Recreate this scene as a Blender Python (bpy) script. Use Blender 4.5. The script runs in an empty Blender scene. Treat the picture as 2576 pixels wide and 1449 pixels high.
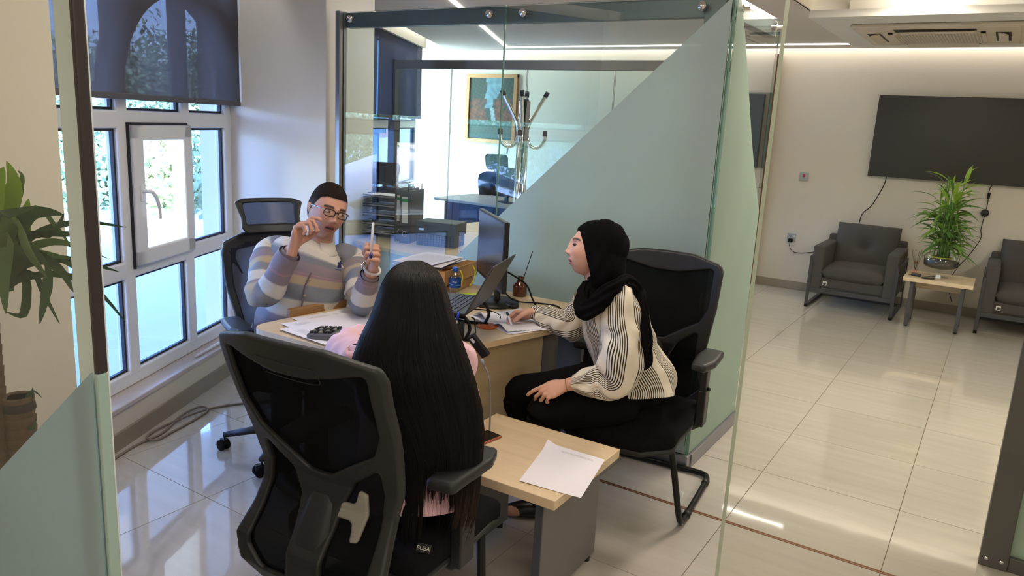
import bpy, bmesh, math, random
import numpy as np
from mathutils import Vector, Matrix
random.seed(7); rng = np.random.default_rng(7)
SC = bpy.context.scene
COL = SC.collection
PI = math.pi

# ------------------------------------------------------------------ camera
EYE = np.array([0.0, 0.0, 1.59])
YAW, PIT, ROL, FPX = 0.566594, 0.215215, 0.0541044, 1897.2
FW = np.array([-math.sin(YAW)*math.cos(PIT), math.cos(YAW)*math.cos(PIT), -math.sin(PIT)])
R0 = np.array([math.cos(YAW), math.sin(YAW), 0.0]); U0 = np.cross(R0, FW)
RT = math.cos(ROL)*R0 + math.sin(ROL)*U0
UP = -math.sin(ROL)*R0 + math.cos(ROL)*U0
def W(px, py, d):
    """a point of the photograph at depth d metres in front of the lens -> world"""
    return EYE + d*(FW + (px-1288.0)/FPX*RT - (py-724.5)/FPX*UP)
cam = bpy.data.objects.new('camera', bpy.data.cameras.new('camera')); COL.objects.link(cam)
m = Matrix.Identity(4)
for i in range(3):
    m[i][0] = RT[i]; m[i][1] = UP[i]; m[i][2] = -FW[i]; m[i][3] = EYE[i]
cam.matrix_world = m
cam.data.sensor_width = 36.0; cam.data.lens = FPX/2576*36.0; cam.data.clip_start = 0.05; cam.data.clip_end = 300
SC.camera = cam
SC.view_settings.view_transform = 'Standard'; SC.view_settings.look = 'None'
SC.view_settings.gamma = 1.0; SC.view_settings.use_curve_mapping = False
SC.view_settings.exposure = 0.5
SC.cycles.transparent_max_bounces = 32
SC.cycles.use_denoising = True
SC.cycles.sample_clamp_indirect = 6.0
SC.cycles.caustics_reflective = False; SC.cycles.caustics_refractive = False

# ------------------------------------------------------------------ world and lamps
wd_ = bpy.data.worlds.new('world'); SC.world = wd_; wd_.use_nodes = True
nt = wd_.node_tree; nt.nodes.clear()
o_ = nt.nodes.new('ShaderNodeOutputWorld'); b_ = nt.nodes.new('ShaderNodeBackground'); s_ = nt.nodes.new('ShaderNodeTexSky')
s_.sky_type = 'NISHITA'; s_.sun_disc = False; s_.sun_elevation = math.radians(52); s_.sun_rotation = math.radians(130)
s_.dust_density = 2.5
nt.links.new(s_.outputs[0], b_.inputs[0]); nt.links.new(b_.outputs[0], o_.inputs[0]); b_.inputs[1].default_value = 6.5
def lamp(name, kind, loc, energy, color=(1, 1, 1), size=None, aim=None):
    l = bpy.data.lights.new(name, kind); l.energy = energy; l.color = color
    o = bpy.data.objects.new(name, l); COL.objects.link(o); o.location = loc
    if size:
        l.shape = 'RECTANGLE'; l.size, l.size_y = size
    if aim is not None:
        o.rotation_euler = Vector(aim).to_track_quat('-Z', 'Y').to_euler()
    return o
sun = lamp('sun', 'SUN', (0, 0, 20), 26.0, (1, .96, .9), aim=(-0.55, 0.10, -0.83)); sun.data.angle = 0.01
WARM = (1.0, .89, .76)
# added overhead fill lamps that brighten the interior, and the coves along the walls
for i, (x, y, sx, sy, e) in enumerate([(0.3, 0.3, 1.6, 1.2, 20), (-0.6, 5.0, .30, 2.4, 46), (1.9, 4.6, .6, 3.0, 64),
                                        (-1.6, 2.1, .9, .5, 13), (-3.3, 5.3, .9, .9, 12), (1.2, -1.8, 2.5, 1.2, 34)]):
    lamp('added_ceiling_fill', 'AREA', (x, y, 2.465), e, WARM, (sx, sy), (0, 0, -1))
lamp('wall_cove_light', 'AREA', (-1.9, 8.32, 2.6), 21, (1, .95, .9), (9.0, .05), (0, 0.1, -1))
# ------------------------------------------------------------------ materials
def lin(c):
    return tuple((v/12.92 if v <= .04045 else ((v+.055)/1.055)**2.4) for v in c)
def rgb(r, g, b): return lin((r/255, g/255, b/255))
MATS = {}
def new_mat(name):
    mt = bpy.data.materials.new(name); mt.use_nodes = True; MATS[name] = mt
    return mt, mt.node_tree, mt.node_tree.nodes['Principled BSDF']
def N(t, kind, **kw):
    n = t.nodes.new(kind)
    for k, v in kw.items():
        if k.startswith('i_'):
            key = k[2:]; key = int(key) if key.isdigit() else key
            n.inputs[key].default_value = v
        else: setattr(n, k, v)
    return n
def mth(t, op, a, b=None, c=None):
    n = t.nodes.new('ShaderNodeMath'); n.operation = op
    for i, v in enumerate((a, b, c)):
        if v is None: continue
        if isinstance(v, (int, float)): n.inputs[i].default_value = v
        else: t.links.new(v, n.inputs[i])
    return n.outputs[0]
def mixc(t, f, a, b):
    n = t.nodes.new('ShaderNodeMix'); n.data_type = 'RGBA'
    for key, v in ((0, f), (6, a), (7, b)):
        if hasattr(v, 'is_output'): t.links.new(v, n.inputs[key])
        elif key == 0: n.inputs[0].default_value = v
        else: n.inputs[key].default_value = (*v[:3], 1)
    return n.outputs[2]
def M(name, col=(.5, .5, .5), rough=.5, metal=0., var=.06, vscale=8., bump=0., bscale=60., stretch=None, spec=None, emit=None, coat=0., sheen=0.):
    """plain procedural material: base colour broken up by noise, optional relief"""
    if name in MATS: return MATS[name]
    mt, t, p = new_mat(name)
    tc = N(t, 'ShaderNodeTexCoord'); src = tc.outputs['Object']
    if stretch:
        mp = N(t, 'ShaderNodeMapping'); mp.inputs['Scale'].default_value = stretch
        t.links.new(src, mp.inputs[0]); src = mp.outputs[0]
    no = N(t, 'ShaderNodeTexNoise', i_Scale=vscale, i_Detail=4.0); t.links.new(src, no.inputs[0])
    a = tuple(max(0, c*(1-var)) for c in col); b = tuple(min(1, c*(1+var)) for c in col)
    t.links.new(mixc(t, no.outputs[0], a, b), p.inputs['Base Color'])
    p.inputs['Roughness'].default_value = rough; p.inputs['Metallic'].default_value = metal
    if spec is not None: p.inputs['Specular IOR Level'].default_value = spec
    if coat: p.inputs['Coat Weight'].default_value = coat
    if sheen: p.inputs['Sheen Weight'].default_value = sheen
    if emit:
        p.inputs['Emission Color'].default_value = (*emit[:3], 1); p.inputs['Emission Strength'].default_value = emit[3]
    if bump:
        n2 = N(t, 'ShaderNodeTexNoise', i_Scale=bscale, i_Detail=3.0); t.links.new(src, n2.inputs[0])
        bn = N(t, 'ShaderNodeBump', i_Strength=bump, i_Distance=.004); t.links.new(n2.outputs[0], bn.inputs['Height'])
        t.links.new(bn.outputs[0], p.inputs['Normal'])
    return mt
def glass_mat(name, tint, refl=1.5, ior=1.5, rough=0.0):
    """thin pane: Fresnel mirror on the outer faces over clear tinted transmission"""
    if name in MATS: return MATS[name]
    mt, t, p = new_mat(name); t.nodes.remove(p)
    out = t.nodes['Material Output']
    tr = N(t, 'ShaderNodeBsdfTransparent'); tr.inputs[0].default_value = (*tint, 1)
    gl = N(t, 'ShaderNodeBsdfGlossy'); gl.inputs['Roughness'].default_value = rough; gl.inputs[0].default_value = (1, 1, 1, 1)
    fr = N(t, 'ShaderNodeFresnel', i_IOR=ior); ge = N(t, 'ShaderNodeNewGeometry')
    f = mth(t, 'MULTIPLY', mth(t, 'MULTIPLY', fr.outputs[0], refl), mth(t, 'SUBTRACT', 1.0, ge.outputs['Backfacing']))
    f = mth(t, 'MINIMUM', f, 1.0)
    mx = N(t, 'ShaderNodeMixShader'); t.links.new(f, mx.inputs[0]); t.links.new(tr.outputs[0], mx.inputs[1]); t.links.new(gl.outputs[0], mx.inputs[2])
    t.links.new(mx.outputs[0], out.inputs[0])
    return mt
def film_mat(name, col, clear=.12, transl=.35, gloss=.04, tint=None, weave=0):
    """diffusing film or cloth: part clear, part diffuse, part translucent"""
    if name in MATS: return MATS[name]
    mt, t, p = new_mat(name); t.nodes.remove(p); out = t.nodes['Material Output']
    tc = N(t, 'ShaderNodeTexCoord'); no = N(t, 'ShaderNodeTexNoise', i_Scale=(weave or 3.0), i_Detail=3.0)
    t.links.new(tc.outputs['Object'], no.inputs[0])
    c = mixc(t, no.outputs[0], tuple(v*.93 for v in col), tuple(min(1, v*1.07) for v in col))
    di = N(t, 'ShaderNodeBsdfDiffuse'); tl = N(t, 'ShaderNodeBsdfTranslucent'); tr = N(t, 'ShaderNodeBsdfTransparent')
    t.links.new(c, di.inputs[0]); t.links.new(c, tl.inputs[0]); tr.inputs[0].default_value = (*(tint or [v**.4 for v in col]), 1)
    gl = N(t, 'ShaderNodeBsdfGlossy', i_Roughness=.25)
    m1 = N(t, 'ShaderNodeMixShader'); m1.inputs[0].default_value = transl; t.links.new(di.outputs[0], m1.inputs[1]); t.links.new(tl.outputs[0], m1.inputs[2])
    m2 = N(t, 'ShaderNodeMixShader'); m2.inputs[0].default_value = clear; t.links.new(m1.outputs[0], m2.inputs[1]); t.links.new(tr.outputs[0], m2.inputs[2])
    m3 = N(t, 'ShaderNodeMixShader'); m3.inputs[0].default_value = gloss; t.links.new(m2.outputs[0], m3.inputs[1]); t.links.new(gl.outputs[0], m3.inputs[2])
    t.links.new(m3.outputs[0], out.inputs[0])
    return mt
def wood_mat(name, c1, c2, axis='Y', scale=1.0, rough=.42):
    if name in MATS: return MATS[name]
    mt, t, p = new_mat(name)
    tc = N(t, 'ShaderNodeTexCoord'); mp = N(t, 'ShaderNodeMapping')
    sc = {'X': (1.2, 22, 22), 'Y': (22, 1.2, 22), 'Z': (22, 22, 1.2)}[axis]
    mp.inputs['Scale'].default_value = tuple(v*scale for v in sc); t.links.new(tc.outputs['Object'], mp.inputs[0])
    n1 = N(t, 'ShaderNodeTexNoise', i_Scale=1.0, i_Detail=6.0, i_Distortion=.6); t.links.new(mp.outputs[0], n1.inputs[0])
    n2 = N(t, 'ShaderNodeTexNoise', i_Scale=6.0, i_Detail=3.0); t.links.new(mp.outputs[0], n2.inputs[0])
    f = mth(t, 'ADD', mth(t, 'MULTIPLY', n1.outputs[0], .75), mth(t, 'MULTIPLY', n2.outputs[0], .25))
    cr = N(t, 'ShaderNodeMapRange', i_1=.35, i_2=.65); t.links.new(f, cr.inputs[0])
    t.links.new(mixc(t, cr.outputs[0], c1, c2), p.inputs['Base Color'])
    p.inputs['Roughness'].default_value = rough; p.inputs['Specular IOR Level'].default_value = .4
    return mt
def attr_mat(name, attr='col', rough=.6, bump=0., bscale=90., sss=0., sheen=0., spec=.3):
    if name in MATS: return MATS[name]
    mt, t, p = new_mat(name)
    a = N(t, 'ShaderNodeAttribute', attribute_name=attr)
    tc = N(t, 'ShaderNodeTexCoord'); no = N(t, 'ShaderNodeTexNoise', i_Scale=35.0, i_Detail=3.0); t.links.new(tc.outputs['Object'], no.inputs[0])
    mr = N(t, 'ShaderNodeMapRange', i_3=.93, i_4=1.07); t.links.new(no.outputs[0], mr.inputs[0])
    mx = N(t, 'ShaderNodeVectorMath', operation='SCALE'); t.links.new(a.outputs['Color'], mx.inputs[0]); t.links.new(mr.outputs[0], mx.inputs['Scale'])
    t.links.new(mx.outputs[0], p.inputs['Base Color']); p.inputs['Roughness'].default_value = rough
    p.inputs['Specular IOR Level'].default_value = spec
    if sss:
        p.inputs['Subsurface Weight'].default_value = sss; p.inputs['Subsurface Scale'].default_value = .006; p.inputs['Subsurface Radius'].default_value = (1, .35, .2)
    if sheen: p.inputs['Sheen Weight'].default_value = sheen
    if bump:
        n2 = N(t, 'ShaderNodeTexNoise', i_Scale=bscale, i_Detail=4.0); t.links.new(tc.outputs['Object'], n2.inputs[0])
        bn = N(t, 'ShaderNodeBump', i_Strength=bump, i_Distance=.003); t.links.new(n2.outputs[0], bn.inputs['Height']); t.links.new(bn.outputs[0], p.inputs['Normal'])
    return mt

# ------------------------------------------------------------------ objects
def tag(o, label=None, cat=None, group=None, kind=None):
    if label: o['label'] = label
    if cat: o['category'] = cat
    if group: o['group'] = group
    if kind: o['kind'] = kind
    return o
def thing(name, label, cat, loc=(0, 0, 0), rz=0., group=None, rot=None):
    o = bpy.data.objects.new(name, None); COL.objects.link(o); o.location = loc
    o.rotation_euler = rot if rot else (0, 0, rz); o.empty_display_size = .1
    return tag(o, label, cat, group)
def link(name, me, mats, parent=None, smooth=False, label=None):
    o = bpy.data.objects.new(name, me); COL.objects.link(o)
    if mats is not None:
        for mm in (mats if isinstance(mats, (list, tuple)) else [mats]): me.materials.append(mm)
    if parent is not None: o.parent = parent
    if smooth and len(me.polygons): me.polygons.foreach_set('use_smooth', [True]*len(me.polygons))
    if label: o['label'] = label
    return o
def copy_tree(o, parent=None, **kw):
    c = o.copy(); COL.objects.link(c); c.parent = parent
    for ch in list(o.children): copy_tree(ch, c)
    return c
class MB:
    """collects simple solids into one mesh"""
    def __init__(s): s.v = []; s.f = []; s.mi = []; s.sm = []
    def add(s, v, f, mi=0, sm=False):
        b = len(s.v); s.v += [tuple(map(float, p)) for p in v]
        for q in f: s.f.append(tuple(int(i)+b for i in q)); s.mi.append(mi); s.sm.append(sm)
        return s
    def box(s, x0, x1, y0, y1, z0, z1, bev=0., mi=0, mat=None):
        if bev:
            bm = bmesh.new(); bmesh.ops.create_cube(bm, size=1)
            for v in bm.verts: v.co = ((v.co.x+.5)*(x1-x0)+x0, (v.co.y+.5)*(y1-y0)+y0, (v.co.z+.5)*(z1-z0)+z0)
            bmesh.ops.bevel(bm, geom=list(bm.edges), offset=bev, segments=2 if bev < .008 else 3, profile=.5, affect='EDGES')
            bm.verts.index_update(); v = [tuple(q.co) for q in bm.verts]; f = [[q.index for q in g.verts] for g in bm.faces]; bm.free()
        else:
            v = [(x, y, z) for x in (x0, x1) for y in (y0, y1) for z in (z0, z1)]
            f = [(0, 1, 3, 2), (4, 6, 7, 5), (0, 4, 5, 1), (2, 3, 7, 6), (0, 2, 6, 4), (1, 5, 7, 3)]
        if mat is not None: v = [mat @ Vector(p) for p in v]
        return s.add(v, f, mi, False)
    def tube(s, pts, r, n=8, mi=0, close=False, sm=True, cap=True):
        P = [Vector(p) for p in pts]; K = len(P); rr = r if isinstance(r, (list, tuple)) else [r]*K
        T = []
        for i in range(K):
            a = P[(i-1) % K] if (close or i > 0) else P[i]; b = P[(i+1) % K] if (close or i < K-1) else P[i]
            T.append((b-a).normalized())
        u = T[0].orthogonal().normalized(); V = []; F = []
        for i in range(K):
            u = (u - T[i]*u.dot(T[i])); u = u.normalized() if u.length > 1e-6 else T[i].orthogonal().normalized()
            w = T[i].cross(u)
            for k in range(n):
                a = 2*PI*k/n; V.append(P[i]+(u*math.cos(a)+w*math.sin(a))*rr[i])
        for i in range(K if close else K-1):
            for k in range(n):
                a = i*n+k; b = i*n+(k+1) % n; c = ((i+1) % K)*n; F.append((a, b, c+(k+1) % n, c+k))
        if cap and not close: F.append(tuple(range(n))[::-1]); F.append(tuple((K-1)*n+k for k in range(n)))
        return s.add(V, F, mi, sm)
    def cyl(s, x, y, z0, z1, r, n=20, mi=0, r2=None, sm=True): return s.tube([(x, y, z0), (x, y, z1)], [r, r if r2 is None else r2], n, mi, sm=sm)
    def lathe(s, prof, n=24, mi=0, c=(0, 0, 0)):
        V = []; F = []
        for r, z in prof:
            for k in range(n): V.append((c[0]+max(r, 1e-5)*math.cos(2*PI*k/n), c[1]+max(r, 1e-5)*math.sin(2*PI*k/n), c[2]+z))
        for i in range(len(prof)-1):
            for k in range(n): F.append((i*n+k, i*n+(k+1) % n, (i+1)*n+(k+1) % n, (i+1)*n+k))
        return s.add(V, F, mi, True)
    def prism(s, poly, z0, z1, mi=0):
        n = len(poly); V = [(x, y, z0) for x, y in poly]+[(x, y, z1) for x, y in poly]
        F = [tuple(range(n))[::-1], tuple(range(n, 2*n))]+[(i, (i+1) % n, (i+1) % n+n, i+n) for i in range(n)]
        return s.add(V, F, mi)
    def sphere(s, c, r, n=14, mi=0):
        r = r if isinstance(r, (tuple, list)) else (r, r, r); V = []; F = []; k2 = n//2
        for i in range(k2+1):
            for k in range(n):
                a = PI*i/k2; b = 2*PI*k/n; V.append((c[0]+r[0]*math.sin(a)*math.cos(b), c[1]+r[1]*math.sin(a)*math.sin(b), c[2]+r[2]*math.cos(a)))
        for i in range(k2):
            for k in range(n): F.append((i*n+k, (i+1)*n+k, (i+1)*n+(k+1) % n, i*n+(k+1) % n))
        return s.add(V, F, mi, True)
    def xf(s, mat): s.v = [tuple(mat @ Vector(p)) for p in s.v]; return s
    def mesh(s, name):
        me = bpy.data.meshes.new(name); me.from_pydata(s.v, [], s.f)
        me.polygons.foreach_set('material_index', s.mi); me.polygons.foreach_set('use_smooth', s.sm); me.update(); return me
    def build(s, name, mats, parent=None, label=None): return link(name, s.mesh(name), mats, parent, label=label)
def catmull(P, m):
    """resample control rows P (K x D) to m rows"""
    P = np.asarray(P, float); K = len(P); out = []
    for t in np.linspace(0, K-1, m):
        i = min(int(t), K-2); u = t-i
        p0 = P[max(i-1, 0)]; p1 = P[i]; p2 = P[i+1]; p3 = P[min(i+2, K-1)]
        out.append(.5*((2*p1)+(-p0+p2)*u+(2*p0-5*p1+4*p2-p3)*u*u+(-p0+3*p1-3*p2+p3)*u**3))
    return np.array(out)
def smooth_path(pts, m): return [tuple(p) for p in catmull(pts, m)]
def loft(P, A, B, side, n=28, m=40, disp=None, cap=True, ex=2.0, rounded=(False, False)):
    """closed skin around a path: P centres, A/B half widths along side / across, side a reference vector
    (or one per control). Returns verts, faces, su (metres along), sv (metres around)."""
    K = len(P); P = np.asarray(P, float); side = np.asarray(side, float)
    if side.ndim == 1: side = np.tile(side, (K, 1))
    C = catmull(np.hstack([P, np.reshape(A, (K, 1)), np.reshape(B, (K, 1)), side]), m)
    p = C[:, :3]; a = np.maximum(C[:, 3], .001); b = np.maximum(C[:, 4], .001); S = C[:, 5:8]
    T = np.gradient(p, axis=0); T /= np.linalg.norm(T, axis=1)[:, None]
    S = S-T*(S*T).sum(1)[:, None]; S /= np.linalg.norm(S, axis=1)[:, None]; O = np.cross(T, S)
    L = np.concatenate([[0], np.cumsum(np.linalg.norm(np.diff(p, axis=0), axis=1))])
    if rounded[0]:
        r = np.minimum(1, L/(a[0]*.9)); q = np.sqrt(np.clip(1-(1-r)**2, .02, 1)); a = a*q; b = b*q
    if rounded[1]:
        r = np.minimum(1, (L[-1]-L)/(a[-1]*.9)); q = np.sqrt(np.clip(1-(1-r)**2, .02, 1)); a = a*q; b = b*q
    th = np.linspace(0, 2*PI, n+1); ct = np.cos(th); st = np.sin(th)
    cc = np.sign(ct)*np.abs(ct)**(2/ex); ss = np.sign(st)*np.abs(st)**(2/ex)
    AA = a[:, None]*cc[None]; BB = b[:, None]*ss[None]
    V = p[:, None, :]+AA[..., None]*S[:, None, :]+BB[..., None]*O[:, None, :]
    Nn = (cc[None, :, None]*S[:, None, :]+ss[None, :, None]*O[:, None, :])
    su = np.repeat(L[:, None], n+1, 1); sv = np.repeat(th[None], m, 0)*((a.mean()+b.mean())/2)
    if disp is not None:
        V = V+Nn*disp(su/L[-1], np.repeat(th[None], m, 0), V)[..., None]
        V[:, -1] = V[:, 0]
    F = []
    for i in range(m-1):
        for k in range(n):
            q = i*(n+1)+k; F.append((q, q+1, q+n+2, q+n+1))
    V = V.reshape(-1, 3); su = su.ravel(); sv = sv.ravel()
    if cap:
        c0 = len(V); V = np.vstack([V, p[:1], p[-1:]]); su = np.append(su, [0, L[-1]]); sv = np.append(sv, [0, 0])
        for k in range(n): F.append((c0, k+1, k)); F.append((c0+1, (m-1)*(n+1)+k, (m-1)*(n+1)+k+1))
    return V, F, su, sv
def merge(parts):
    V = []; F = []; su = []; sv = []; b = 0
    for q in parts:
        V.append(q[0]); F += [tuple(i+b for i in f) for f in q[1]]; su.append(q[2] if len(q) > 2 else np.zeros(len(q[0]))); sv.append(q[3] if len(q) > 3 else np.zeros(len(q[0])))
        b += len(q[0])
    return np.vstack(V), F, np.concatenate(su), np.concatenate(sv)
def cloth_mesh(name, part, mats, parent, org, smooth=True, label=None, col=None):
    V, F = part[0]-np.array(org), part[1]
    me = bpy.data.meshes.new(name); me.from_pydata(V.tolist(), [], F); me.update()
    if len(part) > 2:
        for nm, arr in (('su', part[2]), ('sv', part[3])):
            at = me.attributes.new(nm, 'FLOAT', 'POINT'); at.data.foreach_set('value', np.asarray(arr, float))
    if col is not None: set_col(me, col)
    return link(name, me, mats, parent, smooth, label)
def set_col(me, col):
    at = me.attributes.new('col', 'FLOAT_COLOR', 'POINT')
    at.data.foreach_set('color', np.hstack([col, np.ones((len(col), 1))]).ravel())
def remesh(part, voxel, smooth_it=3, name='tmp'):
    V, F = part[0], part[1]
    me = bpy.data.meshes.new(name); me.from_pydata(V.tolist(), [], F)
    bm = bmesh.new(); bm.from_mesh(me); bmesh.ops.remove_doubles(bm, verts=bm.verts, dist=1e-5); bmesh.ops.recalc_face_normals(bm, faces=bm.faces); bm.to_mesh(me); bm.free()
    o = bpy.data.objects.new(name, me); COL.objects.link(o)
    r = o.modifiers.new('r', 'REMESH'); r.mode = 'VOXEL'; r.voxel_size = voxel; r.use_smooth_shade = True
    if smooth_it:
        s = o.modifiers.new('s', 'SMOOTH'); s.factor = .5; s.iterations = smooth_it
    dg = bpy.context.evaluated_depsgraph_get(); me2 = bpy.data.meshes.new_from_object(o.evaluated_get(dg))
    bpy.data.objects.remove(o); bpy.data.meshes.remove(me)
    return me2
def verts_of(me):
    a = np.empty(len(me.vertices)*3); me.vertices.foreach_get('co', a); return a.reshape(-1, 3)
# 2D signed distance plates ------------------------------------------------
def sd_poly(px, py, poly):
    P = np.asarray(poly, float); d = np.full(px.shape, 1e9); s = np.ones(px.shape)
    for i in range(len(P)):
        a = P[i]; b = P[i-1]; ex, ey = b-a; wx = px-a[0]; wy = py-a[1]
        t = np.clip((wx*ex+wy*ey)/(ex*ex+ey*ey+1e-12), 0, 1); bx = wx-ex*t; by = wy-ey*t
        d = np.minimum(d, bx*bx+by*by)
        c1 = py >= a[1]; c2 = py < b[1]; c3 = ex*wy > ey*wx
        s = np.where((c1 & c2 & c3) | (~c1 & ~c2 & ~c3), -s, s)
    return s*np.sqrt(d)
def plate(sdf, x0, x1, y0, y1, h, thick, rnd, place):
    """solid from a 2D signed distance, edges rounded over rnd; place(x, y, w) -> 3D with w the height across"""
    nx = int((x1-x0)/h)+2; ny = int((y1-y0)/h)+2
    X, Y = np.meshgrid(x0+np.arange(nx)*h, y0+np.arange(ny)*h, indexing='ij')
    D = sdf(X, Y)
    inside = D < 0
    quad = (inside[:-1, :-1].astype(int)+inside[1:, :-1]+inside[:-1, 1:]+inside[1:, 1:]) >= 2
    use = np.zeros_like(inside)
    for a in (0, 1):
        for b in (0, 1): use[a:nx-1+a, b:ny-1+b] |= quad
    full = np.zeros((nx, ny), int)
    for a in (0, 1):
        for b in (0, 1): full[a:nx-1+a, b:ny-1+b] += quad
    bd = use & (full < 4)
    for _ in range(4):
        e = 1e-4; gx = (sdf(X+e, Y)-sdf(X-e, Y))/(2*e); gy = (sdf(X, Y+e)-sdf(X, Y-e))/(2*e); D = sdf(X, Y)
        g2 = np.maximum(gx*gx+gy*gy, .25); X = np.where(bd, X-gx*D/g2, X); Y = np.where(bd, Y-gy*D/g2, Y)
    be = {}
    for i, j in zip(*np.nonzero(quad)):
        cyc = ((i, j), (i+1, j), (i+1, j+1), (i, j+1))
        for a, b in zip(cyc, cyc[1:]+cyc[:1]): k_ = (min(a, b), max(a, b)); be[k_] = be.get(k_, 0)+1
    nb_ = {}
    for (a, b), c in be.items():
        if c == 1: nb_.setdefault(a, []).append(b); nb_.setdefault(b, []).append(a)
    nb_ = {k: v for k, v in nb_.items() if len(v) == 2}
    if nb_:
        ks = np.array(list(nb_.keys())); n0 = np.array([v[0] for v in nb_.values()]); n1_ = np.array([v[1] for v in nb_.values()])
        for _ in range(6):
            for A_ in (X, Y): A_[ks[:, 0], ks[:, 1]] = .4*A_[ks[:, 0], ks[:, 1]]+.3*(A_[n0[:, 0], n0[:, 1]]+A_[n1_[:, 0], n1_[:, 1]])
        e = 1e-4; gx = (sdf(X+e, Y)-sdf(X-e, Y))/(2*e); gy = (sdf(X, Y+e)-sdf(X, Y-e))/(2*e); D = sdf(X, Y); g2 = np.maximum(gx*gx+gy*gy, .25); X = np.where(bd, X-gx*D/g2, X); Y = np.where(bd, Y-gy*D/g2, Y)
        inn = use & ~bd
        for _ in range(2):
            X2 = X.copy(); Y2 = Y.copy()
            for A_, B_ in ((X, X2), (Y, Y2)): B_[1:-1, 1:-1] = (A_[2:, 1:-1]+A_[:-2, 1:-1]+A_[1:-1, 2:]+A_[1:-1, :-2])/4
            X = np.where(inn, X2, X); Y = np.where(inn, Y2, Y)
    D = sdf(X, Y); q = np.clip(-D/rnd, 0, 1); tt = thick/2*(.55+.45*np.sqrt(np.clip(1-(1-q)**2, 0, 1))); tt = np.where(bd, thick/2*.55, tt)
    it = -np.ones((nx, ny), int); ib = it.copy(); V = []
    top = place(X, Y, tt); bot = place(X, Y, -tt)
    for i in range(nx):
        for j in range(ny):
            if use[i, j]:
                it[i, j] = len(V); V.append([top[0][i, j], top[1][i, j], top[2][i, j]])
                ib[i, j] = len(V); V.append([bot[0][i, j], bot[1][i, j], bot[2][i, j]])
    F = []
    for i in range(nx-1):
        for j in range(ny-1):
            if quad[i, j]:
                F.append((it[i, j], it[i+1, j], it[i+1, j+1], it[i, j+1])); F.append((ib[i, j], ib[i, j+1], ib[i+1, j+1], ib[i+1, j]))
    cnt = {}
    for i in range(nx-1):
        for j in range(ny-1):
            if quad[i, j]:
                cyc = ((i, j), (i+1, j), (i+1, j+1), (i, j+1))
                for a, b in zip(cyc, cyc[1:]+cyc[:1]): cnt.setdefault((min(a, b), max(a, b)), []).append((a, b))
    for v in cnt.values():
        if len(v) == 1: a, b = v[0]; F.append((it[b], it[a], ib[a], ib[b]))
    return np.array(V), F
def rnd_poly(poly, r):
    """rounded polygon sdf (poly is shrunk outline + r)"""
    return lambda x, y: sd_poly(x, y, poly)-r
# ------------------------------------------------------------------ shared materials
WALL = M('wall_paint', rgb(218, 208, 193), .62, var=.015, vscale=2, bump=.05, bscale=160)
WHITE = M('white_paint', rgb(222, 220, 216), .6, var=.012, vscale=2)
CEIL = M('ceiling_paint', rgb(214, 205, 193), .75, var=.012, vscale=1.5)
PVC = M('white_upvc', rgb(232, 232, 235), .28, var=.02, vscale=5)
ALU = M('grey_aluminium', rgb(150, 150, 155), .38, .75, var=.05, vscale=20, stretch=(1, 1, .1))
RAIL = M('grey_rail_paint', rgb(112, 118, 120), .45, .25, var=.04)
DKFR = M('dark_grey_frame', rgb(92, 90, 90), .42, .35, var=.05)
CHROME = M('chrome', (.8, .8, .8), .08, 1.0, var=.02)
BLACKP = M('black_plastic', rgb(21, 20, 22), .45, var=.12, vscale=30, bump=.12, bscale=900)
CHPL = M('charcoal_plastic', rgb(29, 29, 30), .5, var=.06, vscale=20, bump=.15, bscale=1200)
BLACKM = M('black_steel', rgb(25, 24, 26), .35, .5, var=.1)
BLACKF = M('black_fabric', rgb(24, 23, 25), .95, var=.2, vscale=60, bump=.5, bscale=700, spec=.1)
RUBBER = M('black_rubber', rgb(20, 20, 20), .8, var=.1, spec=.2)
OAK = wood_mat('pale_oak_laminate', rgb(222, 200, 166), rgb(208, 184, 148), 'Y', .55)
OAKX = wood_mat('pale_oak_laminate_cross', rgb(222, 200, 166), rgb(209, 186, 150), 'X', .55)
OAKD = wood_mat('oak_panel', rgb(192, 174, 138), rgb(178, 160, 124), 'Y', .5)
GREYBD = M('grey_board', rgb(110, 107, 106), .55, var=.03, bump=.05, bscale=600)
PAPER = M('white_paper', rgb(232, 230, 236), .8, var=.012, vscale=12)
GLASS = glass_mat('clear_glass', (.90, .958, .945), 1.9)
GLASSN = glass_mat('door_glass', (.955, .985, .97), .5)
GLASSP = glass_mat('partition_glass', (.88, .94, .925), 1.0)
BLUEG = glass_mat('blue_window_glass', (.46, .555, .74), 1.4)
CLEARG = glass_mat('casement_glass', (.88, .90, .92), 1.2)
EDGE = M('green_glass_edge', rgb(120, 164, 152), .15, var=.05, spec=.8)
FROST = film_mat('frosted_film', rgb(190, 208, 204), clear=.10, transl=.34, gloss=.035)

# ------------------------------------------------------------------ floor
TX, TY, SX, SY = -0.159, 2.958, .603, .597
WN = np.array([.890, .4557]); WN /= np.linalg.norm(WN); WDIR = np.array([-WN[1], WN[0]]); WC = -2.096
def clip(poly, n, c):
    out = []
    for i in range(len(poly)):
        a = poly[i]; b = poly[(i+1) % len(poly)]; da = n[0]*a[0]+n[1]*a[1]-c; db = n[0]*b[0]+n[1]*b[1]-c
        if da >= 0: out.append(a)
        if (da >= 0) != (db >= 0):
            t = da/(da-db); out.append((a[0]+t*(b[0]-a[0]), a[1]+t*(b[1]-a[1])))
    return out
GROUT = M('grout', rgb(120, 108, 92), .9, var=.1)
mt, t, p = new_mat('polished_porcelain')
tc = N(t, 'ShaderNodeTexCoord'); oi = N(t, 'ShaderNodeObjectInfo'); mp = N(t, 'ShaderNodeMapping'); mp.inputs['Scale'].default_value = (1.5, 14, 1)
geo = N(t, 'ShaderNodeNewGeometry'); t.links.new(geo.outputs['Position'], mp.inputs[0])
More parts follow.
